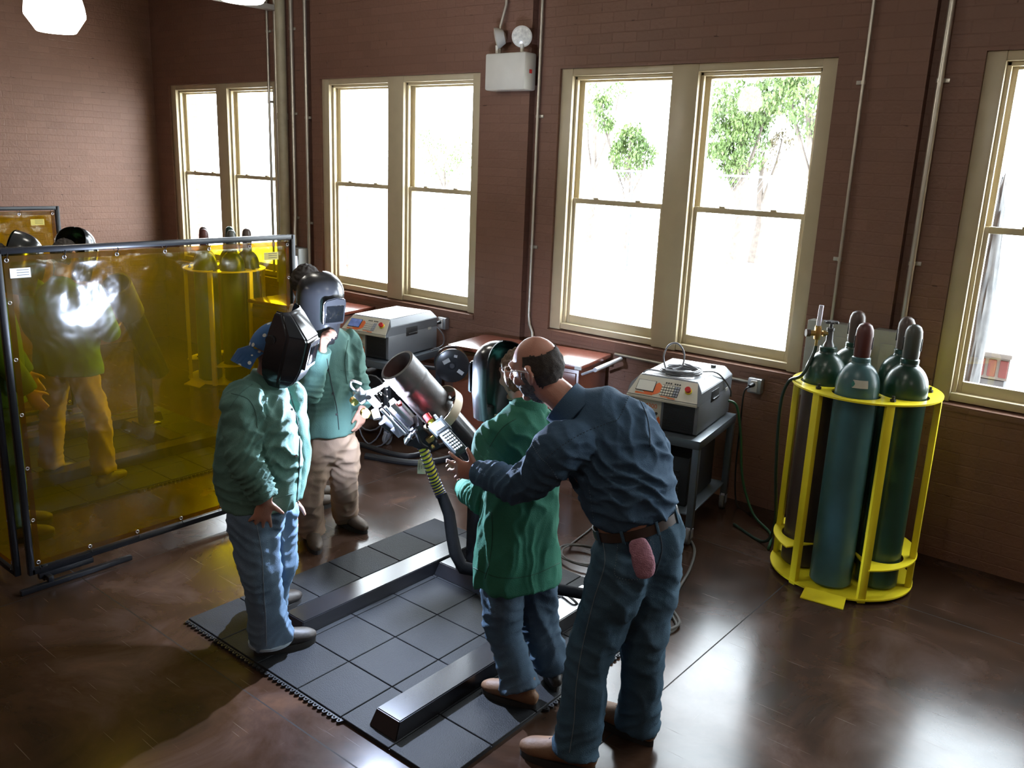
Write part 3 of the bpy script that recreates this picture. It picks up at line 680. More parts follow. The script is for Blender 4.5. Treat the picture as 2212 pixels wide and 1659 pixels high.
part('cable_stub', BLACK, lambda bm: (tube(bm, [hp(0.34, 0.20, 0.06), hp(0.42, 0.20, 0.08), hp(0.47, 0.15, 0.08)], 0.014, smooth=5), tube(bm, [hp(0.33, 0.13, 0.12), hp(0.40, 0.15, 0.13), hp(0.48, 0.14, 0.10)], 0.008, smooth=5)))
part('red_indicator', REDP, lambda bm: cyl(bm, hp(0.145, 0.100, 0.085), hp(0.150, 0.100, 0.10), 0.012, n=14))
# electric arc and its light
ARC = mat('arc_plasma', (1, 1, 1), 0.5, emit=(0.72, 0.78, 1.0), estr=160.0)
ap = hp(0.054, 0.112, 0.010)
r = thing('welding_arc', 'dazzling white electric arc between the torch and the pipe', 'arc', ap)
bm = new(); bmesh.ops.create_icosphere(bm, subdivisions=3, radius=0.013)
for v in bm.verts: v.co = V((v.co.x, v.co.y, v.co.z)) * (1 + 0.3 * noise.noise(v.co * 60)) + ap
obj('arc_core', bm, ARC, r)
bm = new(); rr = random.Random(3)
for k in range(14):
    d = (LF * rr.uniform(0.2, 1) + TW * rr.uniform(-0.2, 0.9) + AX * rr.uniform(-1, 0.8)).normalized(); s = rr.uniform(0.02, 0.10)
    bmesh.ops.create_icosphere(bm, subdivisions=1, radius=rr.uniform(0.001, 0.0022), matrix=Matrix.Translation(ap + d * s))
o = obj('spark', bm, ARC, r); o['kind'] = 'stuff'
ld = bpy.data.lights.new('arc_light', 'POINT'); ld.energy = 180; ld.color = (0.62, 0.74, 1.0); ld.shadow_soft_size = 0.012
lo = bpy.data.objects.new('arc_light', ld); COL.objects.link(lo); lo.location = ap + LF * 0.035 + TW * 0.05 - AX * 0.02

# cable bundle from head to floor
def at_y(px, py, y): return tuple(yl(px, py, y))
r = thing('cable_bundle', 'cable bundle hanging from the welding head, striped above and black sleeved below', 'cable', yl(990, 1225, 1.15))
top = [hp(0.47, 0.13, 0.09), V(at_y(905, 945, 1.0)), V(at_y(922, 990, 1.03)), V(at_y(940, 1040, 1.08)), V(at_y(954, 1072, 1.10))]
sp = spline(top[1:], 10)
YEL = mat('yellow_lead', (0.70, 0.62, 0.05), 0.4); NAVY = mat('dark_blue_wrap', (0.03, 0.03, 0.09), 0.4, metal=0.2)
bm = new(); tube(bm, sp, 0.026, n=14); obj('yellow_lead', bm, YEL, r)
bm = new(); n_t = 19
hel = []
for i in range(n_t * 12):
    u = i / (n_t * 12 - 1) * (len(sp) - 1.001); k = int(u); p = sp[k].lerp(sp[k + 1], u - k); a, b = frame(sp[k + 1] - sp[k]); t = i / 12 * 2 * PI
    hel.append(p + a * 0.028 * math.cos(t) + b * 0.028 * math.sin(t))
tube(bm, hel, 0.0048, n=5); obj('spiral_wrap', bm, NAVY, r)
bm = new(); tube(bm, [hp(0.40, 0.12, 0.09), hp(0.46, 0.10, 0.10), top[1], V(at_y(912, 965, 1.01))], 0.016, smooth=6, n=10); obj('black_lead', bm, BLACK, r)
bm = new(); tube(bm, [V(at_y(954, 1068, 1.10)), V(at_y(970, 1110, 1.10)), V(at_y(977, 1160, 1.08)), V(at_y(984, 1195, 1.05)), V(at_y(1000, 1226, 1.05)), V(at_y(1060, 1240, 1.12)), V(at_y(1150, 1262, 1.22)), V(at_y(1255, 1282, 1.34)), fl(1340, 1290, 0.05), fl(1420, 1240, 0.04)], [0.030, 0.033, 0.034, 0.035, 0.036, 0.032, 0.03, 0.03, 0.03, 0.03], smooth=0, n=14)
obj('sleeve', bm, mat('black_sleeve_fabric', (0.008, 0.008, 0.009), 0.8, bump=0.5, bscale=25, spec=0.12), r)
# paper tag
r = thing('hang_tag', 'cream paper tag with handwritten digits hanging behind the striped cable', 'tag', yl(911, 1005, 1.05))
c = yl(911, 1007, 1.06); F = basis((-RZ * -1).normalized()); TM = Matrix(((RX.x, -RY.x, -RZ.x), (RX.y, -RY.y, -RZ.y), (RX.z, -RY.z, -RZ.z)))
TM = TM @ Matrix.Rotation(-0.06, 3, 'Z')
def tp(x, y, z=0): return c + TM @ V((x, y, z))
bm = new(); prism(bm, [tp(-0.022, -0.042), tp(0.024, -0.042), tp(0.024, 0.030), tp(0.012, 0.042), tp(-0.010, 0.042), tp(-0.022, 0.030)], TM @ V((0, 0, 0.001))); obj('card', bm, mat('cream_card', (0.60, 0.55, 0.42), 0.8), r)
bm = new()
for s, x in (('100802', -0.013), ('NN', 0.001), ('300', 0.014)):
    text_mesh(bm, s, 0.014, m4(TM @ Matrix.Rotation(PI / 2, 3, 'Z'), tp(x, -0.004, 0.0016)))
obj('writing', bm, mat('ink', (0.02, 0.02, 0.025), 0.6), r)
bm = new(); tube(bm, [tp(0.0, 0.04), tp(0.004, 0.07), tp(0.012, 0.085)], 0.001, n=5); obj('string', bm, mat('string', (0.5, 0.48, 0.42), 0.9), r)

# ---------------------------------------------------------------- hand-held control pendant
YP = 0.88
c = yl(968, 945, YP); DL = (yl(1002, 985, YP - 0.03) - yl(930, 905, YP + 0.03)).normalized()      # long axis
NP = (-RZ + V((0, 0, 0.55))).normalized(); NP = (NP - DL * NP.dot(DL)).normalized(); DS = NP.cross(DL)
PM = Matrix(((DL.x, DS.x, NP.x), (DL.y, DS.y, NP.y), (DL.z, DS.z, NP.z)))
def pp(x, y, z): return c + PM @ V((x, y, z))
r = thing('control_pendant', 'hand held control pendant with screen, keypad and red stop button by the green jacket', 'remote', c)
bm = new(); box(bm, pp(0, 0, 0), (0.25, 0.066, 0.036), PM, bev=0.008); box(bm, pp(-0.075, 0, 0.002), (0.095, 0.088, 0.034), PM, bev=0.008); obj('case', bm, mat('dark_green_grey_plastic', (0.014, 0.018, 0.019), 0.45), r)
bm = new(); box(bm, pp(-0.075, 0, 0.019), (0.075, 0.07, 0.004), PM, bev=0.002); box(bm, pp(0.045, 0, 0.018), (0.145, 0.05, 0.003), PM, bev=0.001); obj('face_plate', bm, mat('grey_face', (0.022, 0.026, 0.026), 0.55, spec=0.2), r)
bm = new(); box(bm, pp(-0.078, 0, 0.0215), (0.045, 0.048, 0.002), PM, bev=0.0005); obj('screen', bm, mat('lcd_screen', (0.30, 0.34, 0.33), 0.25, var=0.03), r)
KEY = mat('white_keys', (0.42, 0.42, 0.39), 0.55)
for i in range(7):
    for j in range(4):
        bm = new(); box(bm, pp(-0.018 + i * 0.0205, -0.018 + j * 0.012, 0.0215), (0.012, 0.008, 0.004), PM, bev=0.001); obj('key', bm, KEY, r)
bm = new(); cyl(bm, pp(-0.135, -0.012, 0.0), pp(-0.150, -0.012, 0.008), 0.017, n=20); obj('stop_collar', bm, YEL, r)
bm = new(); cyl(bm, pp(-0.150, -0.012, 0.008), pp(-0.185, -0.012, 0.022), 0.020, 0.019, n=22); obj('stop_button', bm, REDP, r)
bm = new(); cyl(bm, pp(-0.13, 0.02, 0.005), pp(-0.16, 0.02, 0.012), 0.010, n=14); obj('key_switch', bm, CHROME, r)
bm = new(); tube(bm, [pp(-0.10, 0.03, -0.01), pp(-0.16, 0.05, -0.03), hp(0.46, 0.11, 0.11)], 0.006, smooth=6); obj('lead', bm, BLACK, r)
# ---------------------------------------------------------------- welding carts and power sources
A9 = math.radians(9.0)
CARTM = mat('cart_grey_steel', (0.11, 0.13, 0.15), 0.3, metal=0.35, var=0.08)
def local(ox, oy, oz=0.0):
    R9 = rotz(A9)
    return (lambda x, y, z: V((ox, oy, oz)) + R9 @ V((x, y, z))), R9
TYRE = mat('caster_tyre', (0.16, 0.16, 0.16), 0.5)
def cart(frx, fry, wd, dp, label):
    """origin: front right corner at floor"""
    r = thing('equipment_cart', label, 'cart', (frx, fry, 0), 'grey welding carts')
    f, R9 = local(frx, fry)
    zt = 0.715
    bm = new(); box(bm, f(-wd / 2, dp / 2, zt - 0.004), (wd, dp, 0.008), R9, bev=0.002)
    for a, b, s in ((-wd / 2, 0.006, (wd, 0.012, 0.055)), (-wd / 2, dp - 0.006, (wd, 0.012, 0.055)), (-0.006, dp / 2, (0.012, dp, 0.055)), (-wd + 0.006, dp / 2, (0.012, dp, 0.055))):
        box(bm, f(a, b, zt - 0.03), s, R9, bev=0.003)
    obj('top_tray', bm, CARTM, r)
    bm = new(); box(bm, f(-wd / 2, dp / 2, 0.2), (wd - 0.05, dp - 0.05, 0.012), R9, bev=0.003); obj('lower_shelf', bm, CARTM, r)
    for x in (-0.025, -wd + 0.025):
        for y in (0.025, dp - 0.025):
            bm = new(); box(bm, f(x, y, 0.40), (0.045, 0.045, 0.58), R9, bev=0.004); obj('leg', bm, CARTM, r)
            bm = new(); box(bm, f(x, y, 0.108), (0.03, 0.05, 0.03), R9, bev=0.004); box(bm, f(x + 0.022, y, 0.08), (0.004, 0.04, 0.06), R9); box(bm, f(x - 0.022, y, 0.08), (0.004, 0.04, 0.06), R9)
            k = obj('caster_fork', bm, ALU, r)
            bm = new(); ax = R9 @ V((1, 0, 0)); q = f(x, y, 0.056)
            lathe(bm, [(0.012, -0.016), (0.05, -0.016), (0.056, -0.010), (0.056, 0.010), (0.05, 0.016), (0.012, 0.016)], q, 24, ax); obj('wheel', bm, TYRE, k)
    return r
cart(1.475, 2.70, 0.57, 0.80, 'grey steel cart under the right power source')
cart(-1.39, 2.68, 0.57, 0.80, 'grey steel cart under the left power source')
DKB = mat('dark_cooler_box', (0.016, 0.016, 0.018), 0.5)
for fx, fy, lab in ((1.475, 2.70, 'black coolant box on the lower shelf of the right cart'), (-1.39, 2.68, 'black coolant box on the lower shelf of the left cart')):
    f, R9 = local(fx, fy); r = thing('coolant_box', lab, 'box', f(-0.285, 0.38, 0.206), 'coolant boxes on cart shelves')
    bm = new(); box(bm, f(-0.285, 0.40, 0.38), (0.38, 0.56, 0.34), R9, bev=0.015); obj('case', bm, DKB, r)
    bm = new()
    for k in range(6): box(bm, f(-0.285, 0.115, 0.30 + k * 0.03), (0.26, 0.008, 0.012), R9, bev=0.002)
    obj('louvre', bm, DKM, r)
    bm = new(); tube(bm, [f(-0.40, 0.4, 0.55), f(-0.40, 0.4, 0.60), f(-0.17, 0.4, 0.60), f(-0.17, 0.4, 0.55)], 0.01, n=8); obj('handle', bm, DKM, r)

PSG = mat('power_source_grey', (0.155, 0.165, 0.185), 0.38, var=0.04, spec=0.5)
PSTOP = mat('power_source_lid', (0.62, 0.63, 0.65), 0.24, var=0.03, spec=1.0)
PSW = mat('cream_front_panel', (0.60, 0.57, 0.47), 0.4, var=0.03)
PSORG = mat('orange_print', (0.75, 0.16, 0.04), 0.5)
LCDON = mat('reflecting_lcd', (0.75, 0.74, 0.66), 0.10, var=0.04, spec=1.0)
LCDBL = mat('blue_lcd', (0.08, 0.12, 0.30), 0.2, var=0.5, scale=30, emit=(0.15, 0.22, 0.5), estr=0.25)
GRILL = mat('black_grille', (0.015, 0.015, 0.016), 0.5)
KEYG = mat('grey_keys', (0.30, 0.32, 0.36), 0.5)
def power_source(frx, fry, label, bright):
    r = thing('welding_power_source', label, 'welder', (frx, fry, 0.716), 'welding power sources on carts')
    f, R9 = local(frx, fry, 0.716)
    W_, D_ = 0.485, 0.74
    # lower housing
    bm = new(); box(bm, f(-W_ / 2, 0.035 + (D_ - 0.035) / 2, 0.11), (W_, D_ - 0.035, 0.20), R9, bev=0.008)
    for x in (-0.05, -W_ + 0.05):
        for y in (0.1, D_ - 0.1): cyl(bm, f(x, y, 0), f(x, y, 0.012), 0.018, n=14)
    obj('housing', bm, PSG, r)
    # hood with chamfered shoulders and sloping front
    bm = new()
    lo = [f(-W_, 0, 0.205), f(0, 0, 0.205), f(0, D_, 0.205), f(-W_, D_, 0.205)]
    mid = [f(-W_, 0.0, 0.222), f(0, 0.0, 0.222), f(0, D_, 0.27), f(-W_, D_, 0.27)]
    md2 = [f(-W_ + 0.0, 0.065, 0.285), f(0, 0.065, 0.285), f(0, D_, 0.285), f(-W_, D_, 0.285)]
    hi = [f(-W_ + 0.045, 0.115, 0.338), f(-0.045, 0.115, 0.338), f(-0.045, D_ - 0.03, 0.338), f(-W_ + 0.045, D_ - 0.03, 0.338)]
    vs = [[bm.verts.new(p) for p in q] for q in (lo, mid, md2, hi)]
    bm.faces.new(vs[0][::-1]); bm.faces.new(vs[3])
    for a, b in zip(vs, vs[1:]):
        for k in range(4): bm.faces.new((a[k], a[(k + 1) % 4], b[(k + 1) % 4], b[k]))
    bmesh.ops.bevel(bm, geom=[e for e in bm.edges], offset=0.003, segments=2, affect='EDGES')
    obj('hood', bm, PSG, r, ang=0.35)
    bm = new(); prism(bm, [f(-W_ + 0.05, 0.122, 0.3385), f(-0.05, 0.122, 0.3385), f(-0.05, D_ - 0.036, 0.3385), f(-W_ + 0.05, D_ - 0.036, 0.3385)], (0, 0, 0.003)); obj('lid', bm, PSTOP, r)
    # sloping control panel
    s0, s1 = V((0, 0.0, 0.222)), V((0, 0.113, 0.336)); up = (s1 - s0).normalized(); nrm = V((0, -up.z, up.y)); Ls = (s1 - s0).length
    PM3 = R9 @ Matrix(((1, 0, 0), (0, up.y, nrm.y), (0, up.z, nrm.z)))       # columns x, up the slope, normal
    def sp_(x, v, n=0): return f(*(V((x, 0, 0)) + s0 + up * v + nrm * n))
    bm = new(); prism(bm, [sp_(-W_ + 0.004, 0.004), sp_(-0.004, 0.004), sp_(-0.044, Ls - 0.004), sp_(-W_ + 0.044, Ls - 0.004)], PM3 @ V((0, 0, 0.004)))
    pn = obj('control_panel', bm, PSW, r)
    bm = new(); box(bm, f(-W_ / 2, -0.002, 0.213), (W_ - 0.004, 0.008, 0.018), R9, bev=0.002); obj('panel_lip', bm, PSW, r)
    bm = new(); k = []
    for i in range(20):
        t = -0.7 + i / 19 * 2.5; k.append((-0.345 + 0.085 * math.cos(t - 0.9), 0.070 + 0.058 * math.sin(t - 0.9)))
    prism(bm, [sp_(x, v, 0.0043) for x, v in k] + [sp_(-0.39, 0.04, 0.0043)], PM3 @ V((0, 0, 0.0012))); box(bm, sp_(-0.37, 0.018, 0.005), (0.12, 0.012, 0.0016), PM3); obj('orange_swoosh', bm, PSORG, pn)
    bm = new(); box(bm, sp_(-0.372, 0.078, 0.006), (0.125, 0.085, 0.005), PM3, bev=0.002); obj('screen_bezel', bm, GRILL, pn)
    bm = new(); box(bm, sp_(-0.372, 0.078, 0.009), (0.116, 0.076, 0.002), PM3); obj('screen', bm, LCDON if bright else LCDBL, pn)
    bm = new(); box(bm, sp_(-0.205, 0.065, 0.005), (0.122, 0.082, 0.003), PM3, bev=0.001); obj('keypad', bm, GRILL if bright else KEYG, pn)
    for i in range(7):
        for j in range(4):
            bm = new(); box(bm, sp_(-0.258 + i * 0.0175, 0.034 + j * 0.020, 0.007), (0.0135, 0.015, 0.003), PM3, bev=0.001); obj('key', bm, PSW if (i < 5) else KEYG, pn)
    for i in range(6):
        bm = new(); box(bm, sp_(-0.245 + i * 0.016 + (0.012 if i > 2 else 0), 0.122, 0.005), (0.010, 0.010, 0.002), PM3); obj('symbol', bm, GRILL, pn)
    bm = new(); box(bm, sp_(-0.225, 0.016, 0.005), (0.06, 0.006, 0.001), PM3); box(bm, sp_(-0.18, 0.012, 0.005), (0.05, 0.008, 0.001), PM3); obj('print_line', bm, PSORG, pn)
    bm = new(); cyl(bm, sp_(-0.085, 0.085, 0.003), sp_(-0.085, 0.085, 0.014), 0.023, n=24); obj('button_collar', bm, YEL, pn)
    bm = new(); cyl(bm, sp_(-0.085, 0.085, 0.014), sp_(-0.085, 0.085, 0.036), 0.018, 0.019, n=24); obj('stop_button', bm, REDP, pn)
    # lower front
    bm = new(); box(bm, f(-0.345, 0.033, 0.105), (0.19, 0.006, 0.185), R9, bev=0.002); lf = obj('connector_panel', bm, PSW, r)
    bm = new(); text_mesh(bm, 'M300', 0.042, m4(R9 @ Matrix.Rotation(PI / 2, 3, 'X'), f(-0.325, 0.029, 0.155))); obj('model_lettering', bm, PSORG, lf)
    bm = new(); k = [(-0.262 + 0.012 * math.sin(i / 11 * PI), 0.02 + 0.075 * i / 11) for i in range(12)]
    prism(bm, [f(x, 0.0295, z) for x, z in k] + [f(-0.29, 0.0295, 0.055), f(-0.33, 0.0295, 0.02)], R9 @ V((0, -0.0012, 0))); obj('orange_swoosh', bm, PSORG, lf)
    for x, z, q in ((-0.405, 0.11, 0.013), (-0.365, 0.105, 0.014), (-0.32, 0.105, 0.014), (-0.28, 0.11, 0.010), (-0.385, 0.055, 0.018), (-0.335, 0.045, 0.024)):
        bm = new(); cyl(bm, f(x, 0.03, z), f(x, 0.012, z), q, n=18); cyl(bm, f(x, 0.012, z), f(x, 0.004, z), q * 0.55, n=14); obj('connector', bm, GRILL, lf)
    bm = new(); box(bm, f(-0.13, 0.034, 0.105), (0.21, 0.008, 0.185), R9, bev=0.002)
    for k in range(12): box(bm, f(-0.13, 0.028, 0.03 + k * 0.0135), (0.19, 0.006, 0.005), R9)
    obj('vent_grille', bm, GRILL, r)
    # right side
    bm = new(); box(bm, f(0.0, 0.36, 0.215), (0.006, 0.16, 0.075), R9, bev=0.002); obj('handle_recess', bm, GRILL, r)
    bm = new(); box(bm, f(0.006, 0.37, 0.195), (0.012, 0.13, 0.012), R9, bev=0.003); obj('grip_bar', bm, DKM, r)
    bm = new(); box(bm, f(0.001, 0.62, 0.20), (0.003, 0.05, 0.022), R9); obj('white_label', bm, KEY, r)
    bm = new(); box(bm, f(-W_ / 2, D_ + 0.02, 0.15), (0.20, 0.04, 0.14), R9, bev=0.006); obj('rear_connector', bm, DKM, r)
    return f, R9
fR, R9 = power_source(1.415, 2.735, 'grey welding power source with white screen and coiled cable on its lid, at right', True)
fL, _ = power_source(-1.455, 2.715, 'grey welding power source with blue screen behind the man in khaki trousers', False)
# coil of cable on the right power source
CABG = mat('grey_cable', (0.13, 0.13, 0.14), 0.45)
zc_ = 0.345
bm = new(); pts = []
for i in range(0, 150):
    t = i / 18 * 2 * PI; rr_ = 0.105 + 0.012 * math.sin(i * 0.55) + 0.006 * math.sin(i * 1.7)
    pts.append(fR(-0.215 + rr_ * 1.15 * math.cos(t), 0.27 + rr_ * math.sin(t) * 1.05, zc_ + 0.006 + 0.004 * (i // 18) + 0.004 * math.sin(i * 0.9)))
tube(bm, pts, 0.0055, n=6)
tube(bm, [fR(-0.30, 0.20, zc_ + 0.03), fR(-0.34, 0.25, zc_ + 0.10), fR(-0.33, 0.30, zc_ + 0.17), fR(-0.28, 0.33, zc_ + 0.185), fR(-0.23, 0.33, zc_ + 0.13), fR(-0.22, 0.29, zc_ + 0.05), fR(-0.26, 0.22, zc_ + 0.03)], 0.006, smooth=8, n=7)
tube(bm, [fR(-0.30, 0.18, zc_ + 0.01), fR(-0.36, 0.19, zc_ + 0.012), fR(-0.42, 0.16, zc_ + 0.01), fR(-0.455, 0.10, 0.30), fR(-0.492, 0.06, 0.25), fR(-0.50, 0.05, 0.02)], 0.0055, smooth=6, n=6)
tube(bm, [fR(-0.12, 0.33, zc_ + 0.012), fR(-0.04, 0.42, zc_ + 0.01), fR(-0.005, 0.52, 0.30), fR(0.02, 0.64, 0.20), fR(0.0, 0.76, 0.12)], 0.0055, smooth=6, n=6)
tag(obj('cable_coil', bm, CABG, origin=fR(-0.2, 0.27, zc_)), 'coil of grey cable with one loop standing up on the right power source', 'cable')
bm = new(); cyl(bm, fR(-0.10, 0.60, 0.3415), fR(-0.10, 0.60, 0.362), 0.018, n=18); tag(obj('black_cap', bm, BLACK, origin=fR(-0.1, 0.6, 0.3415)), 'small black cap lying on the lid of the right power source', 'cap')
bm = new(); tube(bm, [fR(0.0, 0.70, 0.10), fR(0.06, 0.72, 0.06), fR(0.11, 0.72, -0.15), fR(0.16, 0.70, -0.45), fR(0.28, 0.62, -0.66), fR(0.45, 0.45, -0.705), fR(0.5, 0.2, -0.705)], 0.009, smooth=7); tag(obj('green_hose', bm, mat('green_hose_rubber', (0.02, 0.09, 0.035), 0.45), origin=fR(0.1, 0.7, -0.3)), 'green hose falling from the back of the right power source to the floor', 'hose')
bm = new(); tube(bm, [fL(-0.03, 0.75, 0.20), fL(0.03, 0.79, 0.12), fL(0.05, 0.76, 0.03), fL(0.03, 0.6, 0.004)], 0.006, smooth=6); tag(obj('mains_lead', bm, CABG, origin=fL(0, 0.75, 0.1)), 'thin grey lead at the back right corner of the left power source', 'cable')
bm = new(); box(bm, fL(-0.06, 0.70, 0.004), (0.16, 0.10, 0.003), R9); 
tag(obj('metal_plate', bm, ALU, origin=fL(-0.06, 0.7, 0.0)), 'bright thin metal plate lying on the left cart behind the power source', 'plate') if False else bm.free()

# wire spool beside the left cart
c = yl(976, 788, 2.62); d = (CAM - c).normalized(); d = (d + V((0.12, 0, -0.25))).normalized()
SPB = mat('black_spool_plastic', (0.012, 0.012, 0.013), 0.25)
r = thing('wire_spool', 'black spool of copper welding wire at the right end of the left cart', 'spool', c)
bm = new(); lathe(bm, [(0.02, 0.02), (0.128, 0.018), (0.132, 0.022), (0.132, 0.030), (0.125, 0.034), (0.03, 0.032), (0.028, 0.026), (0.02, 0.026)], c, 48, d); fr_ = obj('flange', bm, SPB, r)
bm = new(); lathe(bm, [(0.02, -0.085), (0.132, -0.085), (0.132, -0.075), (0.02, -0.075)], c, 48, d); obj('flange', bm, SPB, r)
bm = new(); prof = [(0.11 + 0.0025 * (k % 2), -0.074 + k * 0.0038) for k in range(24)]; lathe(bm, [(0.05, -0.074)] + prof + [(0.05, 0.0178)], c, 48, d); obj('copper_wire', bm, mat('copper_wire', (0.75, 0.30, 0.11), 0.25, metal=0.95), r)
sa, sb = frame(d, V((0, 0, 1))); SMX = Matrix(((sb.x, sa.x, d.x), (sb.y, sa.y, d.y), (sb.z, sa.z, d.z)))
for x, y, w_, h_, rr_ in ((0.045, 0.035, 0.055, 0.032, -0.5), (-0.025, 0.075, 0.026, 0.02, 0.2), (-0.065, -0.05, 0.05, 0.03, 0.6)):
    bm = new(); box(bm, c + SMX @ V((x, y, 0.0345)), (w_, h_, 0.001), SMX @ Matrix.Rotation(rr_, 3, 'Z')); obj('label', bm, mat('grey_label', (0.25, 0.25, 0.25), 0.4), fr_)
bm = new(); cyl(bm, c - d * 0.2, c + d * 0.04, 0.018, n=16); tube(bm, [c - d * 0.19, c - d * 0.19 - V((0.05, 0, 0.1)), V((-1.46, 2.95, 0.66))], 0.015, n=8); obj('spindle_arm', bm, DKM, r)
# loops of lead under the left cart
bm = new()
for k, (a, b) in enumerate(((800, 870), (812, 905), (790, 900))):
    q = [yl(a + 38 * math.cos(t), b + 60 * math.sin(t), 2.60 - 0.03 * k) for t in [i / 20 * 2 * PI for i in range(20)]]
    tube(bm, q, 0.006, n=6, closed=True)
tag(obj('hanging_leads', bm, CABG, origin=yl(800, 840, 2.6)), 'loops of grey lead hanging at the front of the left cart', 'cable')
bm = new(); tube(bm, [fl(790, 985, 0.02), fl(900, 1000, 0.02), fl(990, 985, 0.02), fl(1050, 960, 0.02), fl(1100, 940, 0.02)], 0.028, smooth=6, n=10); tube(bm, [fl(780, 960, 0.02), fl(880, 985, 0.02), fl(960, 960, 0.02), fl(1060, 930, 0.02)], 0.022, smooth=6, n=10)
tag(obj('floor_hoses', bm, BLACK, origin=fl(900, 990, 0)), 'black hoses lying on the floor in front of the left cart', 'hose')

# ---------------------------------------------------------------- reddish cabinets
MAHO = mat('mahogany_laminate', (0.105, 0.030, 0.016), 0.3, col2=(0.135, 0.042, 0.022), scale=4, stretch=(1, 12, 12), spec=0.6)
def cabinet(x, y, wd, dp, h, label, handle):
    r = thing('cabinet', label, 'cabinet', (x, y, 0), 'mahogany cabinets under the windows')
    f, R9 = local(x, y)
    bm = new(); box(bm, f(wd / 2, dp / 2 + 0.01, h / 2 - 0.02), (wd - 0.06, dp - 0.06, h - 0.05), R9, bev=0.004); obj('carcass', bm, MAHO, r)
    bm = new(); box(bm, f(wd / 2, dp / 2, h - 0.016), (wd, dp, 0.032), R9, bev=0.004); obj('worktop', bm, mat('mahogany_top', (0.15, 0.04, 0.024), 0.22, col2=(0.19, 0.055, 0.032), scale=4, stretch=(1, 12, 12), spec=1.0), r)
    bm = new(); box(bm, f(wd - 0.02, -0.003, h - 0.018), (0.055, 0.004, 0.024), R9); obj('label_tag', bm, KEY, r)
    for k in range(2):
        bm = new(); box(bm, f(wd * (0.26 + 0.48 * k), 0.028, h * 0.45), (wd * 0.44, 0.018, h * 0.72), R9, bev=0.003); d = obj('door', bm, MAHO, r)
        bm = new(); cyl(bm, f(wd * (0.44 + 0.12 * k), 0.018, h * 0.62), f(wd * (0.44 + 0.12 * k), 0.0, h * 0.62), 0.012, n=14); obj('knob', bm, CHROME, d)
        bm = new(); box(bm, f(wd * (0.26 + 0.48 * k), 0.028, h * 0.87), (wd * 0.44, 0.018, 0.10), R9, bev=0.003); obj('drawer', bm, MAHO, r)
    if handle:
        bm = new(); q0, q1 = f(wd + 0.10, 0.04, h - 0.02), f(wd + 0.10, dp - 0.04, h - 0.02)
        cyl(bm, q0, q1, 0.017, n=16); hb = obj('push_bar', bm, ALU, r)
        for y_ in (0.07, dp - 0.07):
            bm = new(); tube(bm, [f(wd + 0.10, y_, h - 0.02), f(wd + 0.04, y_, h - 0.05), f(wd - 0.02, y_, h - 0.08)], 0.010, smooth=4); obj('bar_bracket', bm, ALU, hb)
    return r
cabinet(-0.92, 2.90, 1.20, 0.56, 0.93, 'long mahogany cabinet with push bar below the third window, behind the bent man', True)
cabinet(-3.75, 2.93, 1.20, 0.56, 0.93, 'mahogany cabinet below the second window with a bright top, behind the left power source', False)

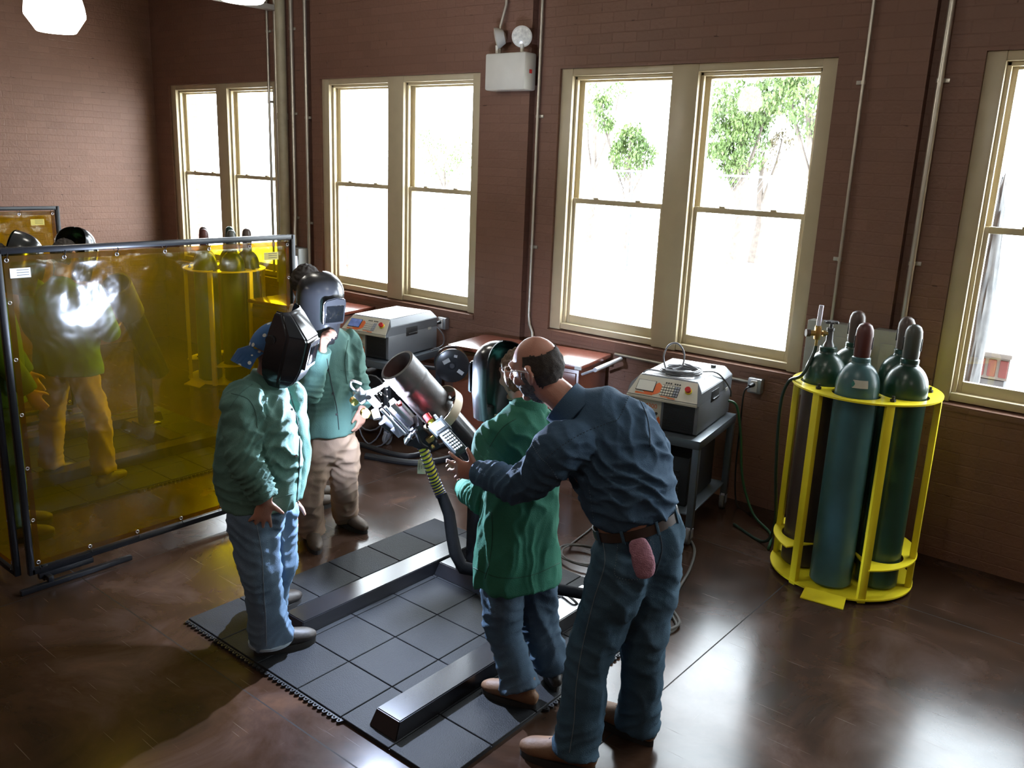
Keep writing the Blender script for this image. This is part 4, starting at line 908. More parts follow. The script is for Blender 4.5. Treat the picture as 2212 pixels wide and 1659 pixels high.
# ---------------------------------------------------------------- gas cylinder cage
YELP = mat('yellow_cage_paint', (0.78, 0.64, 0.02), 0.32, var=0.06, scale=3, spec=0.5)
ANG = [math.radians(a) for a in (-85, -13, 59, 131, 203)]
RC, RH, RO = 0.235, 0.132, 0.415
def scallop(th):
    best = None
    for a in ANG:
        d = (th - a + PI) % (2 * PI) - PI
        if abs(d) < math.asin(RH / RC) - 1e-3 or True:
            s = RH ** 2 - (RC * math.sin(d)) ** 2
            if s > 0 and abs(d) < 1.2:
                q = RC * math.cos(d) + math.sqrt(s)
                best = q if best is None else max(best, q)
    return best if best is not None else 0.17
def cage(cx, cy, label):
    r = thing('cylinder_cage', label, 'rack', (cx, cy, 0), 'yellow gas cylinder cages')
    def strip(name, z, th, t0, t1, n, ro=RO):
        bm = new(); rows = []
        for i in range(n + 1):
            t = t0 + (t1 - t0) * i / n; ri = min(scallop(t), ro - 0.012); d = V((math.cos(t), math.sin(t), 0)); c = V((cx, cy, z))
            rows.append([bm.verts.new(c + d * ri), bm.verts.new(c + d * ro), bm.verts.new(c + d * ro + V((0, 0, th))), bm.verts.new(c + d * ri + V((0, 0, th)))])
        for a, b in zip(rows, rows[1:]):
            for k in range(4): bm.faces.new((a[k], a[(k + 1) % 4], b[(k + 1) % 4], b[k]))
        bm.faces.new(rows[0]); bm.faces.new(rows[-1][::-1])
        return obj(name, bm, YELP, r)
    full = strip('top_ring', 1.185, 0.010, 0, 2 * PI, 240)
    g = math.radians
    strip('lower_ring', 0.21, 0.008, g(-52), g(238), 200)
    bm = new(); lathe(bm, [(0.02, 0.022), (RO, 0.022), (RO, 0.032), (0.02, 0.032)], (cx, cy, 0), 72); obj('base_plate', bm, YELP, r)
    bm = new(); d = V((math.cos(g(-82)), math.sin(g(-82)), 0)); e = V((-d.y, d.x, 0)); q = V((cx, cy, 0.032)) + d * (RO - 0.012)
    prism(bm, [q - e * 0.115, q + e * 0.115, q + e * 0.12 + d * 0.09 - V((0, 0, 0.030)), q - e * 0.12 + d * 0.09 - V((0, 0, 0.030))], (0, 0, 0.006)); obj('loading_ramp', bm, YELP, r)
    for a in (-110, -52, 8, 68, 128, 188) if True else ():
        a = g(a - 2); d = V((math.cos(a), math.sin(a), 0)); e = V((-d.y, d.x, 0)); q = V((cx, cy, 0)) + d * (RO - 0.022)
        bm = new(); M = Matrix(((d.x, e.x, 0), (d.y, e.y, 0), (0, 0, 1))); box(bm, q + V((0, 0, 0.6)), (0.034, 0.046, 1.185), M, bev=0.003); obj('upright', bm, YELP, r)
    for a in (-120, -49, 23, 95, 167):
        a = g(a); d = V((math.cos(a), math.sin(a), 0)); q = V((cx, cy, 1.197)) + d * 0.345
        bm = new(); cyl(bm, q, q + V((0, 0, 0.012)), 0.016, n=8); cyl(bm, q + V((0, 0, 0.012)), q + V((0, 0, 0.03)), 0.008, n=10); obj('bolt', bm, BLACK, full)
    bm = new()
    for k in range(30):
        t = g(-120 + k * 2.2); 
    bm.free()
    return r
CGX, CGY = 2.335, 3.02
cage(CGX, CGY, 'yellow round steel cage holding five gas cylinders, by the wall at the right')
TEAL = mat('teal_cylinder_paint', (0.045, 0.115, 0.12), 0.33, var=0.12, scale=6, spec=0.5)
GRN = mat('dark_green_cylinder_paint', (0.012, 0.045, 0.028), 0.28, var=0.2, scale=5, spec=0.55)
BRN = mat('brown_cylinder_paint', (0.045, 0.028, 0.022), 0.4, var=0.2, scale=5)
MAR = mat('maroon_cap_paint', (0.085, 0.022, 0.018), 0.4, var=0.2)
CGR = mat('grey_green_cap_paint', (0.055, 0.06, 0.05), 0.38, var=0.2)
CBR = mat('brown_cap_paint', (0.07, 0.045, 0.035), 0.4, var=0.2)
def gas_cylinder(cx, cy, k, body, cap, label, top=None, grp='gas cylinders in the yellow cage'):
    x, y = cx + RC * math.cos(ANG[k]), cy + RC * math.sin(ANG[k]); z0 = 0.033
    r = thing('gas_cylinder', label, 'gas cylinder', (x, y, z0), grp)
    R_ = 0.118
    sh = [(R_ * math.cos(t), 1.235 + 0.150 * math.sin(t)) for t in [i / 12 * 1.12 for i in range(13)]]
    lower = [(R_ - 0.02, z0), (R_, z0 + 0.02), (R_, 1.19)]
    bm = new(); lathe(bm, lower, (x, y, 0), 40); obj('tank', bm, body, r)
    bm = new(); lathe(bm, [(R_, 1.19)] + sh + [(0.046, 1.385)], (x, y, 0), 40); obj('shoulder', bm, top or body, r)
    bm = new(); lathe(bm, [(0.046, 1.380), (0.050, 1.384), (0.050, 1.405), (0.044, 1.41)], (x, y, 0), 28); obj('neck_ring', bm, top or body, r)
    if cap:
        bm = new(); lathe(bm, [(0.042, 1.405), (0.045, 1.43), (0.047, 1.535), (0.044, 1.565), (0.034, 1.588), (0.018, 1.599), (0.003, 1.602)], (x, y, 0), 28)
        o = obj('valve_cap', bm, cap, r)
        bm = new(); d = V((CAM.x - x, CAM.y - y, 0)).normalized(); e = V((-d.y, d.x, 0))
        for s in (1, -1): box(bm, V((x, y, 1.49)) + e * 0.0465 * s, (0.006, 0.022, 0.07), Matrix(((e.x, d.x, 0), (e.y, d.y, 0), (0, 0, 1))), bev=0.002)
        obj('cap_slot', bm, BLACK, o)
    return r, V((x, y, z0))
r, q = gas_cylinder(CGX, CGY, 0, TEAL, MAR, 'teal gas cylinder with maroon cap, the front one with a white label')
d = V((CAM.x - q.x, CAM.y - q.y, 0)).normalized()
def on_shoulder(c, ang, z, R_): 
    dd = Matrix.Rotation(ang, 3, 'Z') @ d; return c + dd * R_ + V((0, 0, z)), dd
bm = new(); rows = []
for i in range(9):
    a = -0.28 + i * 0.09; dd = Matrix.Rotation(a + 0.05, 3, 'Z') @ d
    rows.append([bm.verts.new(V((q.x, q.y, 0)) + dd * (0.118 * math.cos(t) + 0.0012) + V((0, 0, 1.235 + 0.150 * math.sin(t)))) for t in (0.12, 0.28, 0.42)])
for a, b in zip(rows, rows[1:]):
    for k in range(2): bm.faces.new((a[k], b[k], b[k + 1], a[k + 1]))
obj('label', bm, mat('white_paper_label', (0.55, 0.52, 0.46), 0.5), r)
bm = new(); rows = []
pa_ = [(-0.26, 0.27), (-0.17, 0.40), (-0.08, 0.27), (-0.17, 0.14)]
bm.faces.new([bm.verts.new(V((q.x, q.y, 0)) + (Matrix.Rotation(a - 0.03, 3, 'Z') @ d) * (0.118 * math.cos(t) + 0.004) + V((0, 0, 1.235 + 0.150 * math.sin(t)))) for a, t in pa_])
obj('green_diamond', bm, mat('green_print', (0.02, 0.17, 0.13), 0.5), r)
gas_cylinder(CGX, CGY, 1, GRN, CGR, 'dark green gas cylinder with grey green cap, right front in the cage')
gas_cylinder(CGX, CGY, 2, GRN, CBR, 'dark green gas cylinder with brown cap, right back of the cage, mostly hidden')
gas_cylinder(CGX, CGY, 3, GRN, CBR, 'green gas cylinder with olive brown cap, left back of the cage')
r, q = gas_cylinder(CGX, CGY, 4, BRN, None, 'brown gas cylinder with green shoulder and brass regulator, left in the cage', top=GRN)
# regulator on that cylinder
bm = new(); lathe(bm, [(0.034, 1.40), (0.030, 1.42), (0.020, 1.44), (0.018, 1.50), (0.022, 1.505), (0.022, 1.52)], (q.x, q.y, 0), 24); cyl(bm, (q.x, q.y, 1.52), (q.x, q.y, 1.545), 0.010, n=12)
obj('valve', bm, mat('valve_steel', (0.12, 0.12, 0.12), 0.35, metal=0.6), r)
bm = new()
for k in range(6):
    a0 = k / 6 * 2 * PI; box(bm, (q.x + 0.032 * math.cos(a0), q.y + 0.032 * math.sin(a0), 1.553), (0.02, 0.02, 0.014), rotz(a0), bev=0.004)
cyl(bm, (q.x, q.y, 1.546), (q.x, q.y, 1.56), 0.03, n=24); obj('hand_wheel', bm, mat('valve_steel', (0.12, 0.12, 0.12), 0.35, metal=0.6), r)
e = (-RX); e.z = 0; e.normalize(); g_ = V((-e.y, e.x, 0))
rq = V((q.x, q.y, 1.485)) + e * 0.075
r2 = thing('gas_regulator', 'brass gas regulator with clear flow tube on the brown cylinder', 'regulator', rq)
EM = Matrix(((e.x, g_.x, 0), (e.y, g_.y, 0), (0, 0, 1)))
bm = new(); box(bm, rq, (0.032, 0.034, 0.075), EM, bev=0.004); cyl(bm, rq - e * 0.068, rq, 0.011, n=14); cyl(bm, rq - e * 0.045, rq - e * 0.03, 0.018, n=8); cyl(bm, rq + e * 0.01, rq + e * 0.045, 0.016, n=18); cyl(bm, rq - V((0, 0, 0.08)), rq, 0.008, n=12); obj('regulator_body', bm, BRASS, r2)
bm = new(); cyl(bm, rq + e * 0.045, rq + e * 0.068, 0.022, n=22); obj('adjust_knob', bm, CBR, r2)
bm = new(); cyl(bm, rq + V((0, 0, 0.035)), rq + V((0.004, 0, 0.165)), 0.014, 0.013, n=22); obj('flow_tube', bm, mat('clear_flow_tube', (0.70, 0.66, 0.76), 0.08, var=0.1, spec=0.9), r2)
bm = new(); cyl(bm, rq + V((0, 0, 0.03)), rq + V((0, 0, 0.045)), 0.017, n=22); obj('tube_collar', bm, BRASS, r2)
bm = new(); hs = rq - V((0, 0, 0.075))
tube(bm, [hs, hs + V((-0.005, -0.01, -0.05)), hs + e * 0.04 + V((0, -0.05, -0.17)), V((CGX - 0.40, CGY - 0.17, 1.17)), V((CGX - 0.435, CGY - 0.16, 1.0)), V((CGX - 0.43, CGY - 0.12, 0.6)), V((CGX - 0.44, CGY + 0.0, 0.2)), V((CGX - 0.52, CGY + 0.05, 0.02)), V((CGX - 0.8, CGY + 0.2, 0.012))], 0.010, smooth=8)
tag(obj('gas_hose', bm, mat('green_black_hose', (0.015, 0.035, 0.022), 0.4), origin=hs), 'dark green gas hose from the brass regulator down the left side of the yellow cage', 'hose')
# the same kind of cage beyond the amber screen
C2X, C2Y = -4.27, 3.02
cage(C2X, C2Y, 'yellow cage of gas cylinders seen through the amber screen, below the first window')
for k, (b, cp, lab) in enumerate(((TEAL, MAR, 'front gas cylinder of the far cage, seen through the amber screen'), (GRN, CGR, 'right front gas cylinder of the far cage, dark cap above the screen edge'), (GRN, CBR, 'right back gas cylinder of the far cage'), (GRN, GRN, 'left back gas cylinder of the far cage, green cap above the screen edge'), (BRN, CBR, 'left gas cylinder of the far cage, leftmost brown cap above the screen edge'))):
    gas_cylinder(C2X, C2Y, k, b, cp, lab, grp='gas cylinders in the far cage')

# ---------------------------------------------------------------- amber welding screens
def amber():
    m = bpy.data.materials.new('amber_vinyl'); m.use_nodes = True
    N = m.node_tree.nodes; L = m.node_tree.links
    for n in list(N):
        if n.type != 'OUTPUT_MATERIAL': N.remove(n)
    out = [n for n in N if n.type == 'OUTPUT_MATERIAL'][0]
    t = N.new('ShaderNodeBsdfTransparent'); t.inputs[0].default_value = (0.60, 0.415, 0.003, 1)
    tl = N.new('ShaderNodeBsdfTranslucent'); tl.inputs[0].default_value = (0.55, 0.34, 0.0, 1)
    df = N.new('ShaderNodeBsdfDiffuse'); df.inputs[0].default_value = (0.42, 0.26, 0.0, 1)
    a = N.new('ShaderNodeMixShader'); a.inputs[0].default_value = 0.5; L.new(tl.outputs[0], a.inputs[1]); L.new(df.outputs[0], a.inputs[2])
    b = N.new('ShaderNodeMixShader'); b.inputs[0].default_value = 0.14; L.new(t.outputs[0], b.inputs[1]); L.new(a.outputs[0], b.inputs[2])
    g = N.new('ShaderNodeBsdfGlossy'); g.inputs['Roughness'].default_value = 0.12
    tc = N.new('ShaderNodeTexCoord'); nz = N.new('ShaderNodeTexNoise'); nz.inputs['Scale'].default_value = 2.5; nz.inputs['Detail'].default_value = 3; nz.inputs['Distortion'].default_value = 0.6; L.new(tc.outputs['Object'], nz.inputs['Vector'])
    bp = N.new('ShaderNodeBump'); bp.inputs['Strength'].default_value = 0.22; bp.inputs['Distance'].default_value = 0.04; L.new(nz.outputs[0], bp.inputs['Height']); L.new(bp.outputs[0], g.inputs['Normal'])
    fr = schlick(N, L, 0.045, 0.7)
    mx = N.new('ShaderNodeMixShader'); L.new(fr, mx.inputs[0]); L.new(b.outputs[0], mx.inputs[1]); L.new(g.outputs[0], mx.inputs[2])
    L.new(mx.outputs[0], out.inputs[0]); return m
AMB = amber()
FRM = mat('black_screen_frame', (0.014, 0.015, 0.018), 0.3, metal=0.3)
def screen(p0, p1, label, z0=0.085, z1=1.85, feet=True, stickers=True, bulge=None):
    p0, p1 = V(p0), V(p1); d = (p1 - p0); L_ = d.length; d.normalize(); nrm = V((d.y, -d.x, 0))
    r = thing('welding_screen', label, 'screen', (p0.x, p0.y, 0), 'amber welding screens')
    def P(u, z, n=0): return p0 + d * u + V((0, 0, z)) + nrm * n
    M = Matrix(((d.x, nrm.x, 0), (d.y, nrm.y, 0), (0, 0, 1)))
    bm = new(); s = 0.032
    for u in (0, L_): box(bm, P(u, (z0 + z1) / 2), (s, s, z1 - z0 + s), M, bev=0.003)
    for z in (z0, z1): box(bm, P(L_ / 2, z), (L_, s, s), M, bev=0.003)
    obj('frame', bm, FRM, r)
    nu, nv = 60, 60; bm = new(); grid = []
    gu = [0.04 + (L_ - 0.08) * k / 6 for k in range(7)]
    for i in range(nu + 1):
        row = []
        for j in range(nv + 1):
            u = 0.022 + (L_ - 0.044) * i / nu; z = z0 + 0.026 + (z1 - z0 - 0.052) * j / nv
            f_ = 0.004 * noise.noise(V((u * 2.2, z * 1.6, 3.1)))
            e = max(0, 1 - (z1 - z) / 0.35)
            f_ += 0.006 * e * math.sin(u * 22 + 3 * noise.noise(V((u * 5, z * 4, 0)))) * noise.noise(V((u * 3, z * 5, 1)))
            for g in gu:
                dd = abs(u - g); rr2 = math.hypot(dd, z1 - 0.05 - z)
                if rr2 < 0.30: f_ += 0.004 * (1 - rr2 / 0.30) * math.sin(math.atan2(z1 - 0.04 - z, u - g + 1e-6) * 9)
            if bulge: f_ += (bulge[2] * (u - bulge[0]) + bulge[4] * (z - bulge[1])) * math.exp(-(((u - bulge[0]) ** 2 + (z - bulge[1]) ** 2) / bulge[3] ** 2))
            row.append(bm.verts.new(P(u, z, f_)))
        grid.append(row)
    for i in range(nu):
        for j in range(nv): bm.faces.new((grid[i][j], grid[i + 1][j], grid[i + 1][j + 1], grid[i][j + 1]))
    obj('curtain', bm, AMB, r, ang=3.0, recalc=False)
    bm = new(); hm = 0.028
    for z in (z0 + 0.042, z1 - 0.042): box(bm, P(L_ / 2, z, 0.004), (L_ - 0.05, 0.0012, hm), M)
    for u in (0.04, L_ - 0.04): box(bm, P(u, (z0 + z1) / 2, 0.004), (hm, 0.0012, z1 - z0 - 0.06), M)
    obj('hem', bm, AMB, r)
    for g in gu:
        for z, sgn in ((z1 - 0.048, 1), (z0 + 0.048, -1)):
            bm = new(); tube(bm, [P(g, z, 0.006) + (d * math.cos(t) + V((0, 0, 1)) * math.sin(t)) * 0.009 for t in [k / 12 * 2 * PI for k in range(12)]], 0.0028, n=6, closed=True); gr = obj('grommet', bm, CHROME, r)
            bm = new(); tube(bm, [P(g, z, 0.004), P(g + 0.004, z + sgn * 0.03, 0.02), P(g, z + sgn * 0.065, 0.0), P(g - 0.004, z + sgn * 0.03, -0.02), P(g, z, -0.002)], 0.0025, n=5); obj('cable_tie', bm, BLACK, gr)
    for z in [z0 + 0.3 * k for k in range(1, 6)]:
        for u in (0.035, L_ - 0.035):
            bm = new(); tube(bm, [P(u, z, 0.006) + (d * math.cos(t) + V((0, 0, 1)) * math.sin(t)) * 0.008 for t in [k / 12 * 2 * PI for k in range(12)]], 0.0025, n=6, closed=True); obj('grommet', bm, CHROME, r)
    if stickers:
        for u, w_, c_ in ((L_ - 0.17, 0.11, (0.55, 0.45, 0.10)), (0.10, 0.10, (0.6, 0.6, 0.58))):
            bm = new(); box(bm, P(u, z1 - 0.115, 0.008), (w_, 0.0008, 0.05), M); st_ = obj('sticker', bm, mat('sticker_%d' % int(c_[2] * 100), c_, 0.5), r)
            bm = new()
            for k in range(3): box(bm, P(u + 0.012, z1 - 0.10 - 0.013 * k, 0.0088), (w_ * 0.6, 0.0006, 0.003), M)
            obj('sticker_print', bm, FRM, st_)
    if feet:
        for u in (0.02, L_ - 0.02):
            sg = 1 if u < L_ / 2 else -1
            bm = new(); q = P(u + sg * 0.20, 0.016, 0.07)
            box(bm, q, (0.62, 0.03, 0.028), M, bev=0.003); box(bm, P(u + sg * 0.05, 0.045, 0.035), (0.03, 0.09, 0.03), M, bev=0.003); box(bm, P(u + sg * 0.05, 0.06, 0.0), (0.03, 0.03, 0.09), M, bev=0.003)
            box(bm, P(u + sg * 0.16, 0.052, 0.012), (0.30, 0.03, 0.032), M, bev=0.003)
            obj('foot', bm, FRM, r)
    return r
screen((-0.955, -0.375, 0), (-0.955, 1.42, 0), 'large amber transparent welding screen in a black frame, beside the man in the cap', bulge=(0.335, 1.58, -0.088, 0.115, 0.030))
screen((-2.85, -0.43, 0), (-1.00, -0.43, 0), 'narrow strip of amber welding screen at the lower left edge, square to the large one', feet=False, stickers=False)
screen((-4.0, -0.45, 0), (-4.0, 1.25, 0), 'far amber welding screen at the left edge, above and behind the two dark helmets')

# ---------------------------------------------------------------- leads on the floor
CB2 = mat('grey_brown_cable', (0.09, 0.085, 0.075), 0.45)
bm = new(); tube(bm, [fl(1478, 1150, 0.02), fl(1500, 1185, 0.008), fl(1490, 1230, 0.008), fl(1462, 1280, 0.008), fl(1453, 1325, 0.008), fl(1462, 1352, 0.008), fl(1440, 1368, 0.008), fl(1405, 1360, 0.03), fl(1360, 1340, 0.03)], 0.009, smooth=8); tube(bm, [fl(1453, 1318, 0.024), fl(1468, 1345, 0.020), fl(1442, 1360, 0.022), fl(1405, 1350, 0.035)], 0.008, smooth=8)
tag(obj('floor_cable', bm, CB2, origin=fl(1480, 1250)), 'grey cable on the floor looping behind the bent man toward the mat edge', 'cable')
bm = new(); pts = []
c0 = fl(1262, 1203, 0.02)
for i in range(70):
    t = i / 20 * 2 * PI; pts.append(c0 + V((0.17 * math.cos(t) + 0.02 * math.sin(i * 0.4), 0.13 * math.sin(t), 0.006 + 0.003 * (i / 20))))
tube(bm, pts, 0.006, n=6); tube(bm, [c0 + V((-0.15, 0.05, 0.01)), fl(1240, 1170, 0.01), fl(1278, 1140, 0.01), fl(1340, 1080, 0.01)], 0.006, smooth=6)
tag(obj('coiled_cable', bm, CB2, origin=c0), 'loose coil of thin grey cable on the floor between green jacket and bent man', 'cable')
bm = new(); tube(bm, [fl(1180, 1275, 0.10), fl(1215, 1280, 0.11), fl(1243, 1300, 0.105), fl(1262, 1325, 0.03), fl(1300, 1330, 0.03)], 0.007, smooth=7); tag(obj('thin_lead', bm, CB2, origin=fl(1220, 1285, 0.1)), 'thin grey lead curving over the black foot rail behind the jeans', 'cable')
# ---------------------------------------------------------------- people: builders
SKIN = mat('skin', (0.42, 0.215, 0.150), 0.5, var=0.12, scale=14, bump=0.12, bscale=180)
SKIN2 = mat('ruddy_skin', (0.40, 0.185, 0.125), 0.48, var=0.16, scale=10, bump=0.12, bscale=180)
TEALJ = mat('pale_green_jacket_cotton', (0.098, 0.195, 0.162), 0.85, var=0.10, scale=5, bump=0.35, bscale=300, spec=0.25)
GREENJ = mat('green_jacket_cotton', (0.026, 0.140, 0.088), 0.85, var=0.12, scale=5, bump=0.35, bscale=300, spec=0.25)
DENIM = mat('blue_jean_denim', (0.095, 0.155, 0.225), 0.85, col2=(0.145, 0.21, 0.29), scale=4, bump=0.4, bscale=350, spec=0.2)
DENIMD = mat('dark_jean_denim', (0.032, 0.070, 0.105), 0.85, col2=(0.055, 0.10, 0.14), scale=4, bump=0.4, bscale=350, spec=0.2)
DSHIRT = mat('blue_denim_shirt', (0.034, 0.068, 0.115), 0.85, col2=(0.05, 0.092, 0.145), scale=3, bump=0.4, bscale=350, spec=0.2)
KHAKI = mat('khaki_cotton', (0.34, 0.235, 0.165), 0.85, var=0.10, scale=5, bump=0.3, bscale=300, spec=0.2)
BOOT = mat('brown_boot_leather', (0.075, 0.05, 0.032), 0.6, var=0.25, bump=0.2, bscale=60)
BOOTT = mat('tan_boot_leather', (0.17, 0.085, 0.04), 0.6, var=0.2, bump=0.2, bscale=60)
BOOTD = mat('dark_boot_leather', (0.028, 0.022, 0.017), 0.5, var=0.25, bump=0.2, bscale=60)
SOLE = mat('boot_sole', (0.018, 0.016, 0.014), 0.7)
HAIRD = mat('short_dark_hair', (0.026, 0.018, 0.013), 0.8, var=0.4, scale=120, bump=0.5, bscale=400)
HAIRB = mat('light_brown_hair', (0.13, 0.075, 0.035), 0.6, var=0.4, scale=120, bump=0.5, bscale=300, stretch=(1, 1, 0.2))
BEARD = mat('grizzled_beard', (0.05, 0.045, 0.042), 0.8, col2=(0.16, 0.15, 0.14), scale=90, bump=0.6, bscale=300)
HOOD = mat('glossy_black_shell', (0.010, 0.011, 0.013), 0.20, var=0.1, spec=0.6)
HOODG = mat('charcoal_shell', (0.030, 0.031, 0.034), 0.24, var=0.1, spec=0.6)
LENS = mat('dark_welding_lens', (0.006, 0.007, 0.008), 0.06, spec=0.9)
LEATH = mat('brown_leather_belt', (0.035, 0.020, 0.012), 0.45, var=0.2)

def ctube(bm, pts, rad, side, n=18, seg=5, cap0=True, cap1=True, wr=0.0, wf=40.0, ph=0.0):
    """lofted limb: points, (a, b) radii and a side vector (or one per point) that sets the a axis"""
    P = [V(p) for p in pts]
    Rr = [V((r, r, 0)) if not isinstance(r, (tuple, list)) else V((r[0], r[1], 0)) for r in rad]
    S = [V(s) for s in side] if isinstance(side, list) else [V(side)] * len(P)
    P, Rr, S = spline(P, seg), spline(Rr, seg), spline(S, seg)
    k = len(P); rings = []; acc = 0.0
    for i, p in enumerate(P):
        t = (P[min(i + 1, k - 1)] - P[max(i - 1, 0)]).normalized()
        if i: acc += (P[i] - P[i - 1]).length
        a = (S[i] - t * S[i].dot(t)).normalized(); b = t.cross(a)
        rg = []
        for j in range(n):
            th = 2 * PI * j / n
            m_ = 1.0
            if wr: m_ += wr * math.sin(acc * wf + 1.6 * math.sin(th + ph) + 1.3 * noise.noise(p * 9)) * (0.6 + 0.4 * math.sin(th * 2 + ph))
            rg.append(bm.verts.new(p + a * (Rr[i].x * math.cos(th) * m_) + b * (Rr[i].y * math.sin(th) * m_)))
        rings.append(rg)
    for i in range(k - 1): bridge(bm, rings[i], rings[i + 1])
    for end, flag, sg in ((0, cap0, -1), (k - 1, cap1, 1)):
        t = (P[min(end + 1, k - 1)] - P[max(end - 1, 0)]).normalized()
        rg = rings[end]
        if flag:
            r0 = (Rr[end].x + Rr[end].y) / 2
            for sc, adv in ((0.86, 0.28), (0.55, 0.5)):
                nr = [bm.verts.new(P[end] + (v.co - P[end]) * sc + t * sg * adv * r0) for v in rings[end]]
                if sg > 0: bridge(bm, rg, nr)
                else: bridge(bm, nr, rg)
                rg = nr
        bm.faces.new(rg if sg > 0 else rg[::-1])
def blob(bm, c, r, M=None, sub=2):
    rr = bmesh.ops.create_icosphere(bm, subdivisions=sub, radius=1.0)
    for v in rr['verts']:
        p = V((v.co.x * r[0], v.co.y * r[1], v.co.z * r[2])); v.co = (M @ p if M is not None else p) + V(c)

def meld(name, bm, m, vox, parent=None, smooth=3, wr=None, origin=None, cut=None, folds=()):
    """fuse overlapping closed pieces into one continuous skin, then fold the cloth a little"""
    bmesh.ops.recalc_face_normals(bm, faces=bm.faces[:])
    me = bpy.data.meshes.new('t'); bm.to_mesh(me); bm.free()
    o = bpy.data.objects.new('t', me); COL.objects.link(o)
    a = o.modifiers.new('r', 'REMESH'); a.mode = 'VOXEL'; a.voxel_size = vox; a.adaptivity = 0
    b = o.modifiers.new('s', 'SMOOTH'); b.iterations = smooth; b.factor = 0.5
    dg = bpy.context.evaluated_depsgraph_get(); dg.update()
    m2 = bpy.data.meshes.new_from_object(o.evaluated_get(dg))
    bpy.data.objects.remove(o); bpy.data.meshes.remove(me)
    bm = new(); bm.from_mesh(m2); bpy.data.meshes.remove(m2); bm.normal_update()
    if wr:
        amp, sc, st = wr
        for v in bm.verts:
            p = v.co
            q = V((p.x * sc, p.y * sc, p.z * sc * st))
            q2 = q + V((noise.noise(q * 0.5 + V((7, 1, 3))), noise.noise(q * 0.5 + V((1, 9, 2))), noise.noise(q * 0.5))) * 0.9
            f_ = 1 - abs(noise.noise(q2)) * 2.2
            f2 = noise.noise(q * 0.45 + V((3, 3, 3)))
            v.co = p + v.normal * (amp * (max(f_, -0.6) - 0.3) * (0.35 + 0.65 * max(0, f2 + 0.35)))
    for c, ax, rad_, amp, wl in folds:          # gathers of cloth round a bend or above a cuff
        ax = V(ax).normalized(); r2 = rad_ * rad_
        for v in bm.verts:
            d = v.co - c; l2 = d.length_squared
            if l2 > 4 * r2: continue
            x = d.dot(ax) / wl * PI + 1.9 * noise.noise(v.co * 10) + 1.6 * noise.noise(v.co * 5 + V((4, 2, 1)))
            v.co += v.normal * (amp * math.exp(-l2 / r2) * ((1 - abs(math.sin(x))) ** 1.4 - 0.35))
    if folds: bm.normal_update()
    if cut: cut(bm)
    return obj(name, bm, m, parent, ang=3.2, origin=origin, recalc=False)

def hand(bm, wp, d, pn, ts, curl, spread=0.12, s=1.0, thumb=(0.8, 0.35, 0.35)):
    """wrist point, direction, palm-facing normal, thumb-side vector, curl per finger in radians"""
    d = V(d).normalized(); ts = V(ts); ts = (ts - d * ts.dot(d)).normalized(); pn = d.cross(ts) if d.cross(ts).dot(V(pn)) > 0 else ts.cross(d)
    ctube(bm, [wp - d * 0.02 * s, wp + d * 0.015 * s, wp + d * 0.055 * s, wp + d * 0.09 * s], [(0.028 * s, 0.020 * s), (0.030 * s, 0.019 * s), (0.040 * s, 0.016 * s), (0.039 * s, 0.013 * s)], ts, n=16)
    for i, (ln, off) in enumerate(((0.076, 0.029), (0.084, 0.0095), (0.078, -0.010), (0.060, -0.028))):
        b = wp + d * (0.088 - 0.005 * abs(i - 1)) * s + ts * off * s
        sp_ = (1.3 - i) * spread; dd = (d * math.cos(sp_) + ts * math.sin(sp_)).normalized(); c = curl[i]
        def dr(a): return dd * math.cos(a) + pn * math.sin(a)
        p1 = b + dr(c * 0.8) * ln * 0.45 * s; p2 = p1 + dr(c * 1.9) * ln * 0.32 * s; p3 = p2 + dr(c * 2.6) * ln * 0.25 * s
        ctube(bm, [b - dd * 0.022 * s, b, p1, p2, p3], [0.0095 * s, 0.0098 * s, 0.0092 * s, 0.0084 * s, 0.0066 * s], ts, n=10, seg=4)
    b = wp + d * 0.022 * s + ts * 0.026 * s; t0, t1, t2 = thumb
    e = (d * math.cos(t0) + ts * math.sin(t0) + pn * t1).normalized(); e2 = (d * math.cos(t0 - t2) + ts * math.sin(t0 - t2) + pn * (t1 + 0.15)).normalized()
    ctube(bm, [b - e * 0.01 * s, b + e * 0.024 * s, b + e * 0.05 * s, b + e * 0.05 * s + e2 * 0.03 * s], [0.015 * s, 0.0135 * s, 0.0108 * s, 0.008 * s], d, n=10, seg=4)

